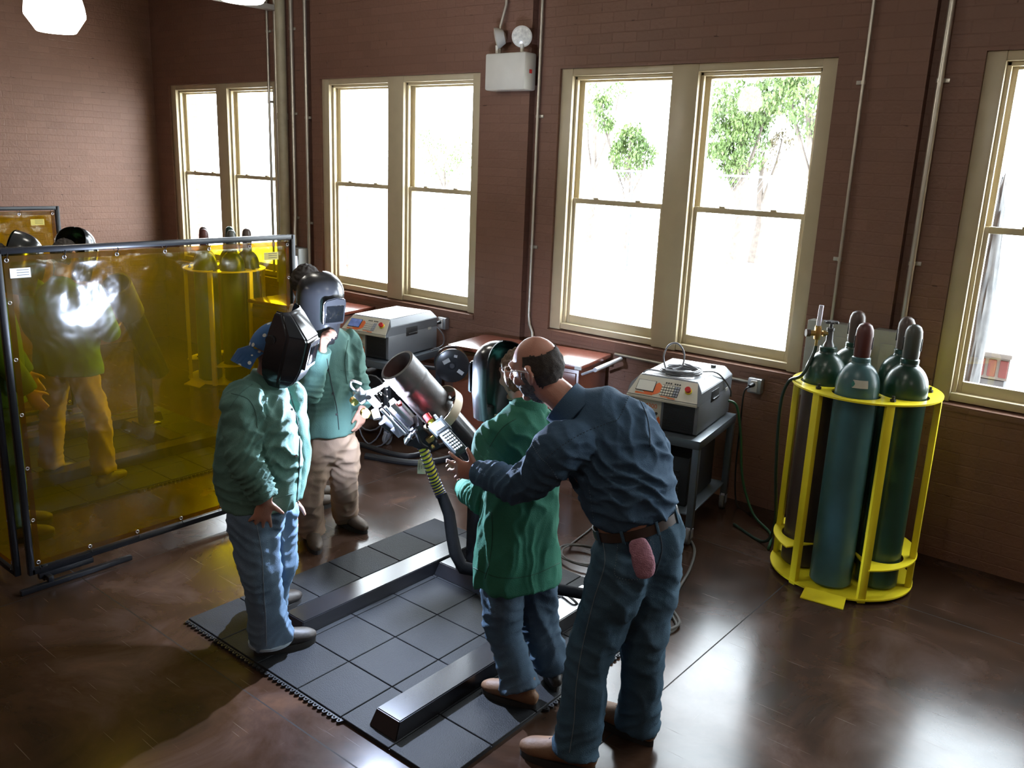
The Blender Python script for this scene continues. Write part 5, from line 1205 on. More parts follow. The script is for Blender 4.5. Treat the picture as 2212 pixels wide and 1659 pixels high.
def head(bm, c, f, up, s=1.0):
    """cranium, jaw, nose, brows, lips and ears in one closed set of pieces; returns the head frame"""
    M = basis(f, up)
    r = bmesh.ops.create_uvsphere(bm, u_segments=32, v_segments=24, radius=1.0)
    for v in r['verts']:
        x, y, z = v.co
        X, Y, Z = x * 0.076, y * 0.097, z * 0.118
        if z < 0:
            t = -z; X *= 1 - 0.30 * t; Y *= (1 - 0.42 * t) if y < 0 else (1 - 0.06 * t)
            if y > 0: Y += 0.010 * t
        else:
            Y += -0.006 * z
        v.co = c + M @ V((X, Y, Z)) * s
    def hp_(x, y, z): return c + M @ V((x, y, z)) * s
    side = M @ V((1, 0, 0))
    ctube(bm, [hp_(0, 0.088, 0.028), hp_(0, 0.102, 0.004), hp_(0, 0.116, -0.020), hp_(0, 0.106, -0.030)], [(0.008 * s, 0.009 * s), (0.010 * s, 0.010 * s), (0.016 * s, 0.012 * s), (0.014 * s, 0.008 * s)], side, n=10, seg=3)
    for k in (-1, 1):
        ctube(bm, [hp_(0.012 * k, 0.091, 0.034), hp_(0.036 * k, 0.086, 0.037), hp_(0.056 * k, 0.066, 0.030)], [0.008 * s, 0.009 * s, 0.007 * s], M @ V((0, 0, 1)), n=8, seg=3)
        ctube(bm, [hp_(0.070 * k, 0.004, 0.030), hp_(0.086 * k, -0.014, 0.032), hp_(0.090 * k, -0.024, 0.012), hp_(0.083 * k, -0.016, -0.010), hp_(0.072 * k, -0.002, -0.030)], [0.007 * s, 0.008 * s, 0.0075 * s, 0.0075 * s, 0.007 * s], side, n=8, seg=4)
        blob(bm, hp_(0.074 * k, -0.006, 0.002), (0.008 * s, 0.018 * s, 0.026 * s), M, 2)
        blob(bm, hp_(0.043 * k, 0.064, -0.022), (0.022 * s, 0.022 * s, 0.020 * s), M, 2)
    for z in (-0.054, -0.066): ctube(bm, [hp_(-0.024, 0.082, z), hp_(0, 0.094, z), hp_(0.024, 0.082, z)], [0.004 * s, 0.0065 * s, 0.004 * s], M @ V((0, 0, 1)), n=8, seg=3)
    blob(bm, hp_(0, 0.074, -0.098), (0.024 * s, 0.020 * s, 0.018 * s), M, 2)
    return M
def eyes(par, c, M, s=1.0):
    for k in (-1, 1):
        bm = new(); blob(bm, c + M @ V((0.031 * k, 0.079, 0.014)) * s, (0.0125 * s,) * 3, None, 3)
        o = obj('eye', bm, [mat('eye_white', (0.7, 0.68, 0.64), 0.15), mat('iris', (0.05, 0.035, 0.025), 0.15)], par)
        f_ = M @ V((0, 1, 0)); cc = c + M @ V((0.031 * k, 0.079, 0.014)) * s - parent_loc(par)
        for p in o.data.polygons:
            if (V(p.center) - cc).normalized().dot(f_) > 0.86: p.material_index = 1
def hairshell(name, par, c, M, s, m, keep, grow=1.06, amp=0.003):
    bm = new(); bmesh.ops.create_uvsphere(bm, u_segments=110, v_segments=80, radius=1.0)
    kill = []
    for v in bm.verts:
        x, y, z = v.co
        X, Y, Z = x * 0.076, y * 0.097, z * 0.118
        if z < 0:
            t = -z; X *= 1 - 0.30 * t; Y *= (1 - 0.42 * t) if y < 0 else (1 - 0.06 * t)
            if y > 0: Y += 0.010 * t
        else: Y += -0.006 * z
        q = V((X, Y, Z)); v['k'] if False else None
        g_ = grow * (1 + amp / 0.09 * noise.noise(q * 60) * 2)
        if not keep(X, Y, Z + 0.007 * noise.noise(q * 90) + 0.006 * noise.noise(q * 35)): kill.append(v)
        v.co = c + M @ (q * g_) * s
    bmesh.ops.delete(bm, geom=kill, context='VERTS')
    ret = bmesh.ops.solidify(bm, geom=bm.faces[:], thickness=0.006 * s)
    return obj(name, bm, m, par, ang=3.2)

def boot(par, heel, toe, m, s=1.0, ankle=None, top=0.15):
    """work boot from heel to toe on the ground, with sole, laces and shaft"""
    heel, toe = V(heel), V(toe); z0 = heel.z; d = (toe - heel); d.z = 0; d.normalize(); side = V((d.y, -d.x, 0)); L_ = 0.29 * s
    def P(u, z, w=0): return heel + d * (u * L_) + V((0, 0, z * s)) + side * w * s
    bm = new()
    ctube(bm, [P(0.02, 0.05), P(0.14, 0.058), P(0.4, 0.062), P(0.66, 0.052), P(0.86, 0.045), P(0.97, 0.038)], [(0.030 * s, 0.035 * s), (0.037 * s, 0.044 * s), (0.041 * s, 0.05 * s), (0.047 * s, 0.040 * s), (0.044 * s, 0.032 * s), (0.026 * s, 0.022 * s)], side, n=18)
    a = V(ankle) if ankle is not None else P(0.22, top + 0.05)
    ctube(bm, [P(0.20, 0.05), P(0.22, 0.10), P(0.21, top)], [(0.038 * s, 0.052 * s), (0.043 * s, 0.056 * s), (0.047 * s, 0.055 * s)], side, n=18)
    o = meld('boot', bm, m, 0.006 * s, par, 3)
    bm = new(); pts = []
    for k in range(28):
        t = k / 28 * 2 * PI; u = 0.5 + 0.5 * math.cos(t); w = math.sin(t) * (0.036 + 0.014 * max(0, math.sin((u - 0.2) * 2.2)))
        pts.append(P(-0.02 + u * 1.03, 0.0005, w))
    prism(bm, pts, (0, 0, 0.028 * s)); obj('sole', bm, SOLE, o)
    bm = new()
    for k in range(5):
        u = 0.62 - 0.075 * k; z = 0.088 + 0.0115 * k
        tube(bm, [P(u, z - 0.012, -0.030), P(u - 0.01, z + 0.008, 0), P(u - 0.02, z - 0.012, 0.030)], 0.0035 * s, n=6, smooth=3)
    obj('laces', bm, mat('dark_laces', (0.05, 0.03, 0.03), 0.7), o)
    return o

def hand_shield(c, f, up, label, m=HOODG, grip=True, lens=True):
    """dome topped hand-held welding shield, hollow at the back"""
    M = basis(f, up); r = thing('welding_shield', label, 'welding shield', c, 'hand held welding shields')
    c = V(c)
    def P(x, y, z): return c + M @ V((x, y, z))
    bm = new(); rows = []; nu = 30
    for j in range(25):
        v = j / 24
        if v < 0.62: z = -0.175 + 0.245 * (v / 0.62); k = 1.0; b = 0.86 + 0.14 * min(1, v / 0.3)
        else:
            t = (v - 0.62) / 0.38 * (PI / 2) * 0.97; z = 0.07 + 0.115 * math.sin(t); k = math.cos(t) ** 0.85; b = 1.0
        row = []
        for i in range(nu + 1):
            u = math.radians(-104 + 208 * i / nu); row.append(bm.verts.new(P(0.128 * k * b * math.sin(u), 0.155 * k * (math.cos(u)) * (0.92 + 0.08 * b) - 0.02, z)))
        rows.append(row)
    for a, b in zip(rows, rows[1:]):
        for i in range(nu): bm.faces.new((a[i], a[i + 1], b[i + 1], b[i]))
    bmesh.ops.recalc_face_normals(bm, faces=bm.faces[:])
    bmesh.ops.solidify(bm, geom=bm.faces[:], thickness=0.004)
    obj('shell', bm, m, r, ang=0.8)
    if lens:
        bm = new()
        A = [P(-0.072, 0.128, 0.055), P(0.072, 0.128, 0.055), P(0.066, 0.132, -0.068), P(-0.066, 0.132, -0.068)]
        top = [P(-0.06, 0.134, 0.075), P(0.0, 0.138, 0.088), P(0.06, 0.134, 0.075)]
        prism(bm, [A[0], top[0], top[1], top[2], A[1], A[2], A[3]], M @ V((0, 0.022, 0))); bmesh.ops.bevel(bm, geom=bm.edges[:], offset=0.005, segments=2, affect='EDGES'); fr = obj('lens_frame', bm, m, r)
        bm = new(); box(bm, P(0, 0.153, -0.006), (0.112, 0.006, 0.098), M, bev=0.002); obj('lens', bm, LENS, fr)
    if grip:
        bm = new(); box(bm, P(0, 0.10, -0.165), (0.075, 0.06, 0.075), M, bev=0.014); tube(bm, [P(0.01, 0.11, -0.17), P(0.018, 0.10, -0.23), P(0.02, 0.085, -0.30)], [0.019, 0.018, 0.017], n=14); obj('handle', bm, BLACK, r)
    return r, P, M

def trousers(name, par, m, hipc, sidev, legs, waist, hw=0.165, wr=(0.020, 8, 0.45), cuff=0.085, vox=0.0095, knee=0.080, thigh=0.098):
    """legs: list of (hip, knee, ankle, side)"""
    bm = new()
    ctube(bm, [hipc - V((0, 0, 0.05)), hipc + V((0, 0, 0.03)), waist], [(hw * 0.95, 0.115), (hw, 0.122), (hw * 0.93, 0.112)], sidev, n=24, cap0=True, cap1=False)
    for h, k, a, sd in legs:
        h, k, a = V(h), V(k), V(a)
        ctube(bm, [h + V((0, 0, 0.04)), h.lerp(k, 0.35), k, k.lerp(a, 0.4), k.lerp(a, 0.8), a], [(thigh * 0.98, thigh * 1.10), (thigh * 0.96, thigh), (knee, knee * 1.02), (knee * 0.96, knee * 0.98), (cuff * 0.93, cuff * 0.98), (cuff, cuff * 1.06)], sd, n=20, cap1=False, wr=0.055, wf=46.0, ph=a.x * 5)
    fo = []
    for h, k, a, sd in legs:
        ax = (V(a) - V(k)).normalized(); fo += [(V(a) - ax * 0.07, ax + V((0.5, 0.25, 0)), 0.13, 0.011, 0.050), (V(k), ax + V((-0.2, 0.3, 0)), 0.14, 0.012, 0.060), (V(h) - V((0, 0, 0.03)), V((0.5, 0.2, 1)), 0.16, 0.012, 0.055)]
    return meld(name, bm, m, vox, par, 1, wr, folds=fo)
def ankle(heel, toe, s=1.0, up=0.075):
    d = V(toe) - V(heel); d.z = 0; d.normalize()
    return V(heel) + d * 0.075 * s + UP * up
UP = V((0, 0, 1))
from mathutils.bvhtree import BVHTree
def surf(o):
    """finds points on a finished garment so that stitching and buttons lie on the cloth"""
    loc = parent_loc(o); tree = BVHTree.FromPolygons([v.co + loc for v in o.data.vertices], [p.vertices for p in o.data.polygons])
    def hit(px, py, lift=0.0012):
        h = tree.ray_cast(CAM, pray(px, py).normalized())
        return None if h[0] is None else h[0] + h[1] * lift
    return hit
def stitch(name, par, hit, px, m, rad=0.0014, dash=None, lift=0.0012):
    P = spline([V((x, y, 0)) for x, y in px], 14); pts = [hit(p.x, p.y, lift) for p in P]; pts = [p for p in pts if p is not None]
    if len(pts) < 3: return None
    bm = new()
    if dash is None: tube(bm, pts, rad, n=5)
    else:
        for i in range(0, len(pts) - 1, 2): tube(bm, [pts[i], pts[i].lerp(pts[i + 1], dash)], rad, n=5)
    return obj(name, bm, m, par)
def seam(name, par, pts, m, rad=0.003):
    bm = new(); tube(bm, pts, rad, n=5, smooth=5); return obj(name, bm, m, par)
# ---------------------------------------------------------------- man in the polka dot cap, left
def limb_body(bm, chain, rad, side): ctube(bm, chain, rad, side, n=14, seg=4)
D = Plane(0.62, 0.20)
R_, N_ = D.r, D.n                  # picture right, away from the camera
UP = V((0, 0, 1))
base = V((0.62, 0.20, 0.02))
FW = (R_ * 0.93 + N_ * 0.30).normalized(); LAT = V((FW.y, -FW.x, 0))          # his right side faces the camera
hipc, waist = D(560, 1095), D(558, 1040)
chest, neck = D(562, 905), D(578, 826)
hc = D(598, 757); hf = (FW * 0.86 - UP * 0.42).normalized()
BR = (fl(552, 1416, 0.02), fl(662, 1388, 0.02)); BL = (fl(552, 1340, 0.02), fl(636, 1302, 0.02))
shR, shL = D(527, 872, -0.13), D(622, 862, 0.20)
elR, wrR = D(527, 990, -0.23), D(574, 1080, -0.235)
elL, wrL = D(640, 985, 0.24), D(628, 1075, 0.20)
hR, kR, aR = D(545, 1120, -0.09), D(563, 1245, -0.12), ankle(*BR)
hL, kL, aL = D(590, 1115, 0.09), D(604, 1215, 0.10), ankle(*BL)
bm = new()
ctube(bm, [hipc, waist, chest, chest.lerp(neck, 0.7)], [(0.15, 0.11), (0.15, 0.12), (0.16, 0.12), (0.10, 0.08)], LAT, n=20)
ctube(bm, [neck - UP * 0.05, neck, hc - hf * 0.02 - UP * 0.03], [0.06, 0.056, 0.055], LAT, n=14)
for a, b, c in ((shR, elR, wrR), (shL, elL, wrL)): limb_body(bm, [a, a.lerp(b, 0.5), b, b.lerp(c, 0.5), c], [0.05, 0.046, 0.038, 0.035, 0.026], LAT)
for a, b, c in ((hR, kR, aR), (hL, kL, aL)): limb_body(bm, [a, a.lerp(b, 0.5), b, b.lerp(c, 0.5), c], [0.078, 0.072, 0.055, 0.05, 0.038], LAT)
MH = head(bm, hc, hf, UP)
hand(bm, wrR, (D(562, 1135, -0.20) - wrR), FW * 0.1 + N_, R_, (0.10, 0.08, 0.10, 0.14), 0.22, 1.0, (0.95, 0.05, 0.1))
hand(bm, wrL, (D(625, 1130, 0.2) - wrL), -N_, R_, (0.3, 0.3, 0.35, 0.4), 0.1)
p1 = meld('person', bm, SKIN, 0.0065, None, 2, origin=base)
tag(p1, 'person in pale green jacket, jeans, polka dot cap and black welding hood, hand on thigh', 'person')
eyes(p1, hc, MH)
# jacket
bm = new()
ctube(bm, [D(556, 1082), D(556, 1040), D(556, 985), D(560, 920), D(572, 865), D(588, 838)], [(0.195, 0.175), (0.198, 0.188), (0.205, 0.195), (0.205, 0.165), (0.165, 0.125), (0.085, 0.09)], [LAT] * 6, n=28, cap0=False, wr=0.018, wf=26)
ctube(bm, [shR + UP * 0.0 + N_ * 0.05, shR, shR.lerp(elR, 0.5), elR, elR.lerp(wrR, 0.45), wrR - (wrR - elR).normalized() * 0.005], [0.085, 0.092, 0.080, 0.073, 0.066, 0.056], LAT, n=20, cap1=False, wr=0.075, wf=95)
ctube(bm, [shL - N_ * 0.05, shL, shL.lerp(elL, 0.5), elL, elL.lerp(wrL, 0.5), wrL], [0.085, 0.09, 0.078, 0.07, 0.064, 0.055], LAT, n=20, cap1=False, wr=0.06, wf=80)
axf = (wrR - elR).normalized()
j = meld('jacket', bm, TEALJ, 0.008, p1, 1, (0.020, 9, 0.7), folds=[(elR + R_ * 0.03, axf + R_ * 0.5, 0.12, 0.024, 0.032), (elR.lerp(wrR, 0.6), axf + R_ * 0.3, 0.10, 0.018, 0.030), (shR - UP * 0.12 + R_ * 0.06, UP - R_ * 0.8, 0.15, 0.018, 0.05), (D(625, 960, -0.08), UP + R_ * 0.5, 0.16, 0.016, 0.06), (D(520, 1040, -0.1), UP, 0.15, 0.014, 0.06)])
bm = new()
ctube(bm, [D(562, 848), D(576, 830), D(584, 812)], [(0.105, 0.10), (0.088, 0.088), (0.082, 0.085)], LAT, n=24, cap0=False, cap1=False); obj('collar', bm, TEALJ, j, ang=3)
def front_pt(z_px, off): 
    return D(*z_px, off)
H_ = surf(j); DS_ = mat('dark_seam', (0.02, 0.03, 0.028), 0.8); TS_ = mat('teal_stitching', (0.05, 0.11, 0.09), 0.8)
stitch('placket', j, H_, [(626, 850), (640, 900), (647, 950), (646, 1010), (640, 1080)], DS_, 0.003)
stitch('armhole_seam', j, H_, [(500, 850), (535, 862), (552, 890), (556, 925)], TS_, 0.0016)
stitch('yoke_seam', j, H_, [(497, 880), (520, 850), (545, 830)], TS_, 0.0014)
stitch('hem_stitch', j, H_, [(488, 1070), (530, 1082), (590, 1078), (632, 1066)], TS_, 0.0012)
stitch('cuff_stitch', j, H_, [(546, 1062), (566, 1068), (590, 1058)], TS_, 0.0012)
for q in ((630, 885), (640, 985)):
    c = H_(*q)
    if c is not None: bm = new(); cyl(bm, c, c + (CAM - c).normalized() * 0.006, 0.006, n=12); obj('snap_button', bm, CHROME, j)
# jeans
tr = trousers('jeans', p1, DENIM, hipc - UP * 0.0, LAT, [(hR, kR, aR, LAT), (hL, kL, aL, LAT)], D(557, 1060), 0.17, cuff=0.098, knee=0.083, thigh=0.105)
H_ = surf(tr); stitch('side_seam', tr, H_, [(552, 1120), (566, 1200), (570, 1280), (574, 1330), (576, 1395)], mat('light_stitching', (0.22, 0.27, 0.32), 0.8), 0.0016)
bm = new(); 
ctube(bm, [aR - UP * 0.004, aR - UP * 0.016], [(0.1, 0.106), (0.1, 0.106)], LAT, n=30, cap0=False, cap1=False); obj('frayed_hem', bm, mat('frayed_denim', (0.28, 0.34, 0.40), 0.9), tr)
boot(p1, *BR, BOOTD, 1.03); boot(p1, *BL, BOOTD, 1.0)
# cap: blue with white dots, brim to the back
def dot_mat():
    m = bpy.data.materials.new('polka_dot_cotton'); m.use_nodes = True; N = m.node_tree.nodes; L = m.node_tree.links; b = N['Principled BSDF']
    tc = N.new('ShaderNodeTexCoord'); vo = N.new('ShaderNodeTexVoronoi'); vo.inputs['Scale'].default_value = 26; vo.inputs['Randomness'].default_value = 0.45; L.new(tc.outputs['Object'], vo.inputs['Vector'])
    lt = N.new('ShaderNodeMath'); lt.operation = 'LESS_THAN'; lt.inputs[1].default_value = 0.24; L.new(vo.outputs['Distance'], lt.inputs[0])
    mx = N.new('ShaderNodeMix'); mx.data_type = 'RGBA'; L.new(lt.outputs[0], mx.inputs[0]); mx.inputs[6].default_value = (0.045, 0.13, 0.30, 1); mx.inputs[7].default_value = (0.7, 0.7, 0.62, 1); L.new(mx.outputs[2], b.inputs['Base Color']); b.inputs['Roughness'].default_value = 0.9
    return m
DOT = dot_mat()
cap = None
bm = new(); bmesh.ops.create_uvsphere(bm, u_segments=36, v_segments=22, radius=1.0); kill = []
for v in bm.verts:
    x, y, z = v.co
    if z < -0.18 + 0.12 * y: kill.append(v)
    v.co = hc + MH @ V((x * 0.095, y * 0.118 - 0.008, z * 0.132))
bmesh.ops.delete(bm, geom=kill, context='VERTS'); bmesh.ops.solidify(bm, geom=bm.faces[:], thickness=0.003); cap = obj('cap', bm, DOT, p1, ang=3); cap['label'] = 'blue polka dot cotton cap'
bm = new(); rows = []
for k in range(17):
    a = PI + (k / 16 - 0.5) * 1.9
    rows.append([bm.verts.new(hc + MH @ V((math.sin(a) * 0.089, math.cos(a) * 0.114 - 0.008, -0.025))), bm.verts.new(hc + MH @ V((math.sin(a) * 0.10, math.cos(a) * 0.150 - 0.012, -0.058))), bm.verts.new(hc + MH @ V((math.sin(a) * 0.10, math.cos(a) * 0.160 - 0.012, -0.115)))])
for a, b in zip(rows, rows[1:]):
    for k in range(2): bm.faces.new((a[k], b[k], b[k + 1], a[k + 1]))
bmesh.ops.solidify(bm, geom=bm.faces[:], thickness=0.004); obj('brim', bm, DOT, cap, ang=1.5)
# welding hood
hood = thing('welding_hood', 'black faceted welding hood worn tipped forward by the man in the polka dot cap', 'welding hood', hc)
HF = (R_ * 0.90 - N_ * 0.33 - UP * 0.28).normalized(); HM_ = basis(HF, UP + R_ * 0.0)
hd_ = D(616, 747, -0.02)
def HP(x, y, z): return hd_ + HM_ @ V((x * 1.06, y * 1.0 - 0.03, z * 1.03))
lev = [(-0.165, 0.085, 0.10, 0.03), (-0.125, 0.112, 0.135, 0.0), (-0.06, 0.122, 0.150, -0.015), (0.075, 0.122, 0.145, -0.02), (0.160, 0.112, 0.045, -0.015), (0.168, 0.105, 0.03, -0.01)]
bm = new(); rows = []
for z, w_, yf_, yb_ in lev:
    rows.append([bm.verts.new(HP(*q)) for q in ((-w_, yb_, z), (-w_, (yf_ + yb_) * 0.55, z), (-w_ * 0.62, yf_, z), (w_ * 0.62, yf_, z), (w_, (yf_ + yb_) * 0.55, z), (w_, yb_, z))])
for a, b in zip(rows, rows[1:]):
    for k in range(5): bm.faces.new((a[k], a[k + 1], b[k + 1], b[k]))
bmesh.ops.recalc_face_normals(bm, faces=bm.faces[:]); bmesh.ops.bevel(bm, geom=[e for e in bm.edges if len(e.link_faces) == 2], offset=0.008, segments=3, affect='EDGES')
bmesh.ops.solidify(bm, geom=bm.faces[:], thickness=0.004); obj('shell', bm, HOOD, hood, ang=0.5)
bm = new(); box(bm, HP(0, 0.152, 0.005), (0.135, 0.018, 0.13), HM_ @ Matrix.Rotation(0.04, 3, 'X'), bev=0.006); fr = obj('lens_frame', bm, HOODG, hood)
bm = new(); box(bm, HP(0, 0.160, 0.005), (0.108, 0.008, 0.09), HM_ @ Matrix.Rotation(0.04, 3, 'X'), bev=0.002); obj('lens', bm, LENS, fr)
bm = new(); tube(bm, [HP(-0.108, 0.0, 0.045)] + [hc + MH @ V((0.100 * math.cos(t), 0.02 + 0.03 * abs(math.cos(t)), 0.015 + 0.125 * math.sin(t))) for t in [PI - k * PI / 12 for k in range(13)]] + [HP(0.108, 0.0, 0.045)], 0.016, n=10, flat=0.2); obj('headband', bm, mat('grey_strap', (0.10, 0.10, 0.095), 0.7), hood)
for k in (-1, 1):
    bm = new(); cyl(bm, HP(0.112 * k, 0.0, 0.045), HP(0.135 * k, 0.0, 0.045), 0.02, n=20); obj('pivot_knob', bm, BLACK, hood)

# ---------------------------------------------------------------- man in khaki trousers with a hand shield
D = Plane(-0.17, 1.13); R_, N_ = D.r, D.n; base = V((-0.17, 1.13, 0))
FW = (R_ * 0.55 - N_ * 0.84).normalized(); LAT = V((FW.y, -FW.x, 0))          # his right
hipc, waist = D(712, 955), D(708, 890)
neck = D(694, 712); hc = D(690, 655); hf = (FW * 0.93 - UP * 0.3).normalized()
shR, shL = D(662, 745, -0.08), D(748, 738, 0.06)
elR, wrR = D(668, 850, -0.20), D(697, 755, -0.30)
elL, wrL = D(772, 832, 0.02), D(782, 880, -0.07)
BR = (fl(668, 1158), fl(690, 1208)); BL = (fl(730, 1126), fl(797, 1156))
hR, kR, aR = D(682, 985, -0.03), D(668, 1065, -0.06), ankle(*BR)
hL, kL, aL = D(740, 975, 0.05), D(744, 1045, 0.05), ankle(*BL)
bm = new()
ctube(bm, [hipc, waist, neck - UP * 0.15, neck - UP * 0.03], [(0.145, 0.105), (0.145, 0.11), (0.155, 0.11), (0.09, 0.07)], LAT, n=20)
ctube(bm, [neck - UP * 0.05, neck, hc - UP * 0.05], [0.06, 0.056, 0.055], LAT, n=14)
for a, b, c in ((shR, elR, wrR), (shL, elL, wrL)): limb_body(bm, [a, a.lerp(b, 0.5), b, b.lerp(c, 0.5), c], [0.05, 0.046, 0.038, 0.035, 0.026], LAT)
for a, b, c in ((hR, kR, aR), (hL, kL, aL)): limb_body(bm, [a, a.lerp(b, 0.5), b, b.lerp(c, 0.5), c], [0.075, 0.07, 0.055, 0.05, 0.038], LAT)
MH = head(bm, hc, hf, UP)
GRIPX = D(703, 738, -0.36)
hand(bm, wrR, (D(700, 716, -0.33) - wrR), N_ + R_ * 0.3, R_ * 0.3 + UP * 0.1 + N_, (0.95, 1.0, 1.0, 1.05), 0.03, 1.05, (0.5, 0.6, 0.4))
hand(bm, wrL, (D(780, 915, -0.08) - wrL), -R_, -N_ * 0.6 - R_ * 0.5, (0.35, 0.4, 0.45, 0.5), 0.08, 1.0, (0.45, 0.3, 0.2))
p2 = meld('person', bm, SKIN, 0.0065, None, 2, origin=base)
tag(p2, 'person in pale green jacket and khaki trousers holding a dark shield before the face', 'person')
eyes(p2, hc, MH)
bm = new()
ctube(bm, [D(706, 930), D(706, 880), D(706, 820), D(706, 765), D(700, 730), D(695, 712)], [(0.185, 0.15), (0.18, 0.15), (0.175, 0.148), (0.185, 0.14), (0.14, 0.11), (0.075, 0.08)], [LAT] * 6, n=28, cap0=False, wr=0.016, wf=26)
ctube(bm, [shR - (shR - shL) * 0.2, shR, shR.lerp(elR, 0.5), elR, elR.lerp(wrR, 0.5), wrR], [0.08, 0.085, 0.075, 0.068, 0.06, 0.05], LAT, n=20, cap1=False, wr=0.06, wf=85)
ctube(bm, [shL + (shR - shL) * 0.2, shL, shL.lerp(elL, 0.5), elL, elL.lerp(wrL, 0.5), wrL], [0.08, 0.085, 0.076, 0.07, 0.064, 0.055], LAT, n=20, cap1=False, wr=0.06, wf=85)
j = meld('jacket', bm, TEALJ, 0.008, p2, 1, (0.018, 9, 0.7), folds=[(elL, UP + R_ * 0.3, 0.11, 0.018, 0.034), (elR, UP, 0.11, 0.018, 0.034), (shL - UP * 0.12, UP + R_, 0.13, 0.014, 0.05)])
H_ = surf(j)
stitch('placket', j, H_, [(706, 775), (716, 830), (727, 880), (732, 928)], DS_, 0.0026)
stitch('pocket_seam', j, H_, [(735, 800), (762, 802)], TS_, 0.0014); stitch('armhole_seam', j, H_, [(752, 735), (745, 780), (750, 830)], TS_, 0.0014)
for q in ((709, 800), (719, 850), (727, 895)):
    c = H_(*q)
    if c is not None: bm = new(); cyl(bm, c, c + (CAM - c).normalized() * 0.006, 0.007, n=12); obj('snap_button', bm, BLACK, j)
trousers('khaki_trousers', p2, KHAKI, hipc, LAT, [(hR, kR, aR, LAT), (hL, kL, aL, LAT)], D(708, 910), 0.165, wr=(0.018, 10, 0.6), cuff=0.085, knee=0.083, thigh=0.10)
boot(p2, *BR, BOOT, 1.0); boot(p2, *BL, BOOT, 1.0)
sf = (R_ * 0.52 - N_ * 0.84 - UP * 0.18)
hand_shield(D(692, 657, -0.20), sf, UP, 'charcoal welding shield covering the face of the man in khaki trousers')

# ---------------------------------------------------------------- person half hidden behind him
D = Plane(-0.60, 1.62); R_, N_ = D.r, D.n; base = V((-0.60, 1.62, 0))
FW = (R_ * 0.75 + N_ * 0.5).normalized(); LAT = V((FW.y, -FW.x, 0))
hc = D(660, 614); neck = D(650, 668); hf = (FW * 0.95 - UP * 0.25).normalized()
hipc, waist = D(660, 900), D(658, 840)
shR, shL = D(648, 712, -0.16), D(662, 710, 0.17)
bm = new()
ctube(bm, [hipc, waist, neck - UP * 0.15, neck - UP * 0.03], [(0.145, 0.105), (0.145, 0.11), (0.155, 0.11), (0.08, 0.07)], LAT, n=20)
ctube(bm, [neck - UP * 0.05, neck, hc - UP * 0.06], [0.06, 0.056, 0.055], LAT, n=14)
arms = []
for a, s in ((shR, -1), (shL, 1)):
    b_ = a - UP * 0.30 + N_ * 0.02 * s; c_ = b_ - UP * 0.20 + FW * 0.12; arms.append((a, b_, c_))
    limb_body(bm, [a, a.lerp(b_, 0.5), b_, b_.lerp(c_, 0.5), c_], [0.05, 0.046, 0.038, 0.035, 0.026], LAT)
    hand(bm, c_, FW * 0.5 - UP, N_ * -s, FW, (0.35, 0.4, 0.4, 0.45), 0.08)
legs = []
for s in (-1, 1):
    h_ = hipc + N_ * 0.09 * s - UP * 0.03; k_ = h_ - UP * 0.40 + FW * 0.02; a_2 = V((h_.x, h_.y, 0.075)); legs.append((h_, k_, a_2, LAT))
    limb_body(bm, [h_, h_.lerp(k_, 0.5), k_, k_.lerp(a_2, 0.5), a_2], [0.075, 0.07, 0.055, 0.05, 0.038], LAT)
MH = head(bm, hc, hf, UP, 1.08)
p3_ = meld('person', bm, SKIN2, 0.0065, None, 2, origin=base)
tag(p3_, 'person with short dark hair, only head and shoulder showing between amber screen and dark shield', 'person')
eyes(p3_, hc, MH, 1.08)
hairshell('hair', p3_, hc, MH, 1.08, HAIRD, lambda x, y, z: (z > 0.02 + max(0, y) * 0.45 or (y < -0.012 and z > -0.055)) and not (y > 0.07 and z < 0.085), 1.05)
bm = new()
ctube(bm, [D(660, 890), D(659, 820), D(656, 750), D(652, 700), D(650, 684)], [(0.185, 0.15), (0.18, 0.15), (0.19, 0.14), (0.13, 0.11), (0.075, 0.08)], [LAT] * 5, n=28, cap0=False)
for a, b_, c_ in arms: ctube(bm, [a, a.lerp(b_, 0.5), b_, b_.lerp(c_, 0.5), c_], [0.085, 0.075, 0.07, 0.062, 0.052], LAT, n=18, cap1=False)
j = meld('jacket', bm, mat('olive_green_jacket', (0.10, 0.20, 0.07), 0.85, var=0.1), 0.010, p3_, 1, (0.015, 9, 0.7))
bm = new(); ctube(bm, [D(651, 690), D(650, 676), D(651, 660)], [(0.088, 0.090), (0.078, 0.08), (0.070, 0.072)], LAT, n=24, cap0=False, cap1=False); obj('shirt_collar', bm, mat('white_shirt', (0.55, 0.52, 0.52), 0.8), p3_, ang=3)
trousers('trousers', p3_, DENIMD, hipc, LAT, legs, waist, 0.165, vox=0.012)
for h_, k_, a_2, _ in legs: boot(p3_, V((a_2.x, a_2.y, 0)) - FW * 0.07, V((a_2.x, a_2.y, 0)) + FW * 0.2, BOOT, 1.0)
bm = new()
def GP(x, y, z): return hc + MH @ V((x, y, z)) * 1.08
tube(bm, [GP(0.083, -0.005, 0.022), GP(0.078, 0.04, 0.024), GP(0.066, 0.095, 0.020), GP(0, 0.112, 0.022), GP(-0.066, 0.095, 0.020), GP(-0.078, 0.04, 0.024), GP(-0.083, -0.005, 0.022)], 0.003, smooth=4, n=6)
tag(obj('safety_glasses', bm, mat('amber_glasses', (0.6, 0.45, 0.05), 0.2), origin=hc), 'thin safety glasses on the dark haired person behind the shield', 'glasses')
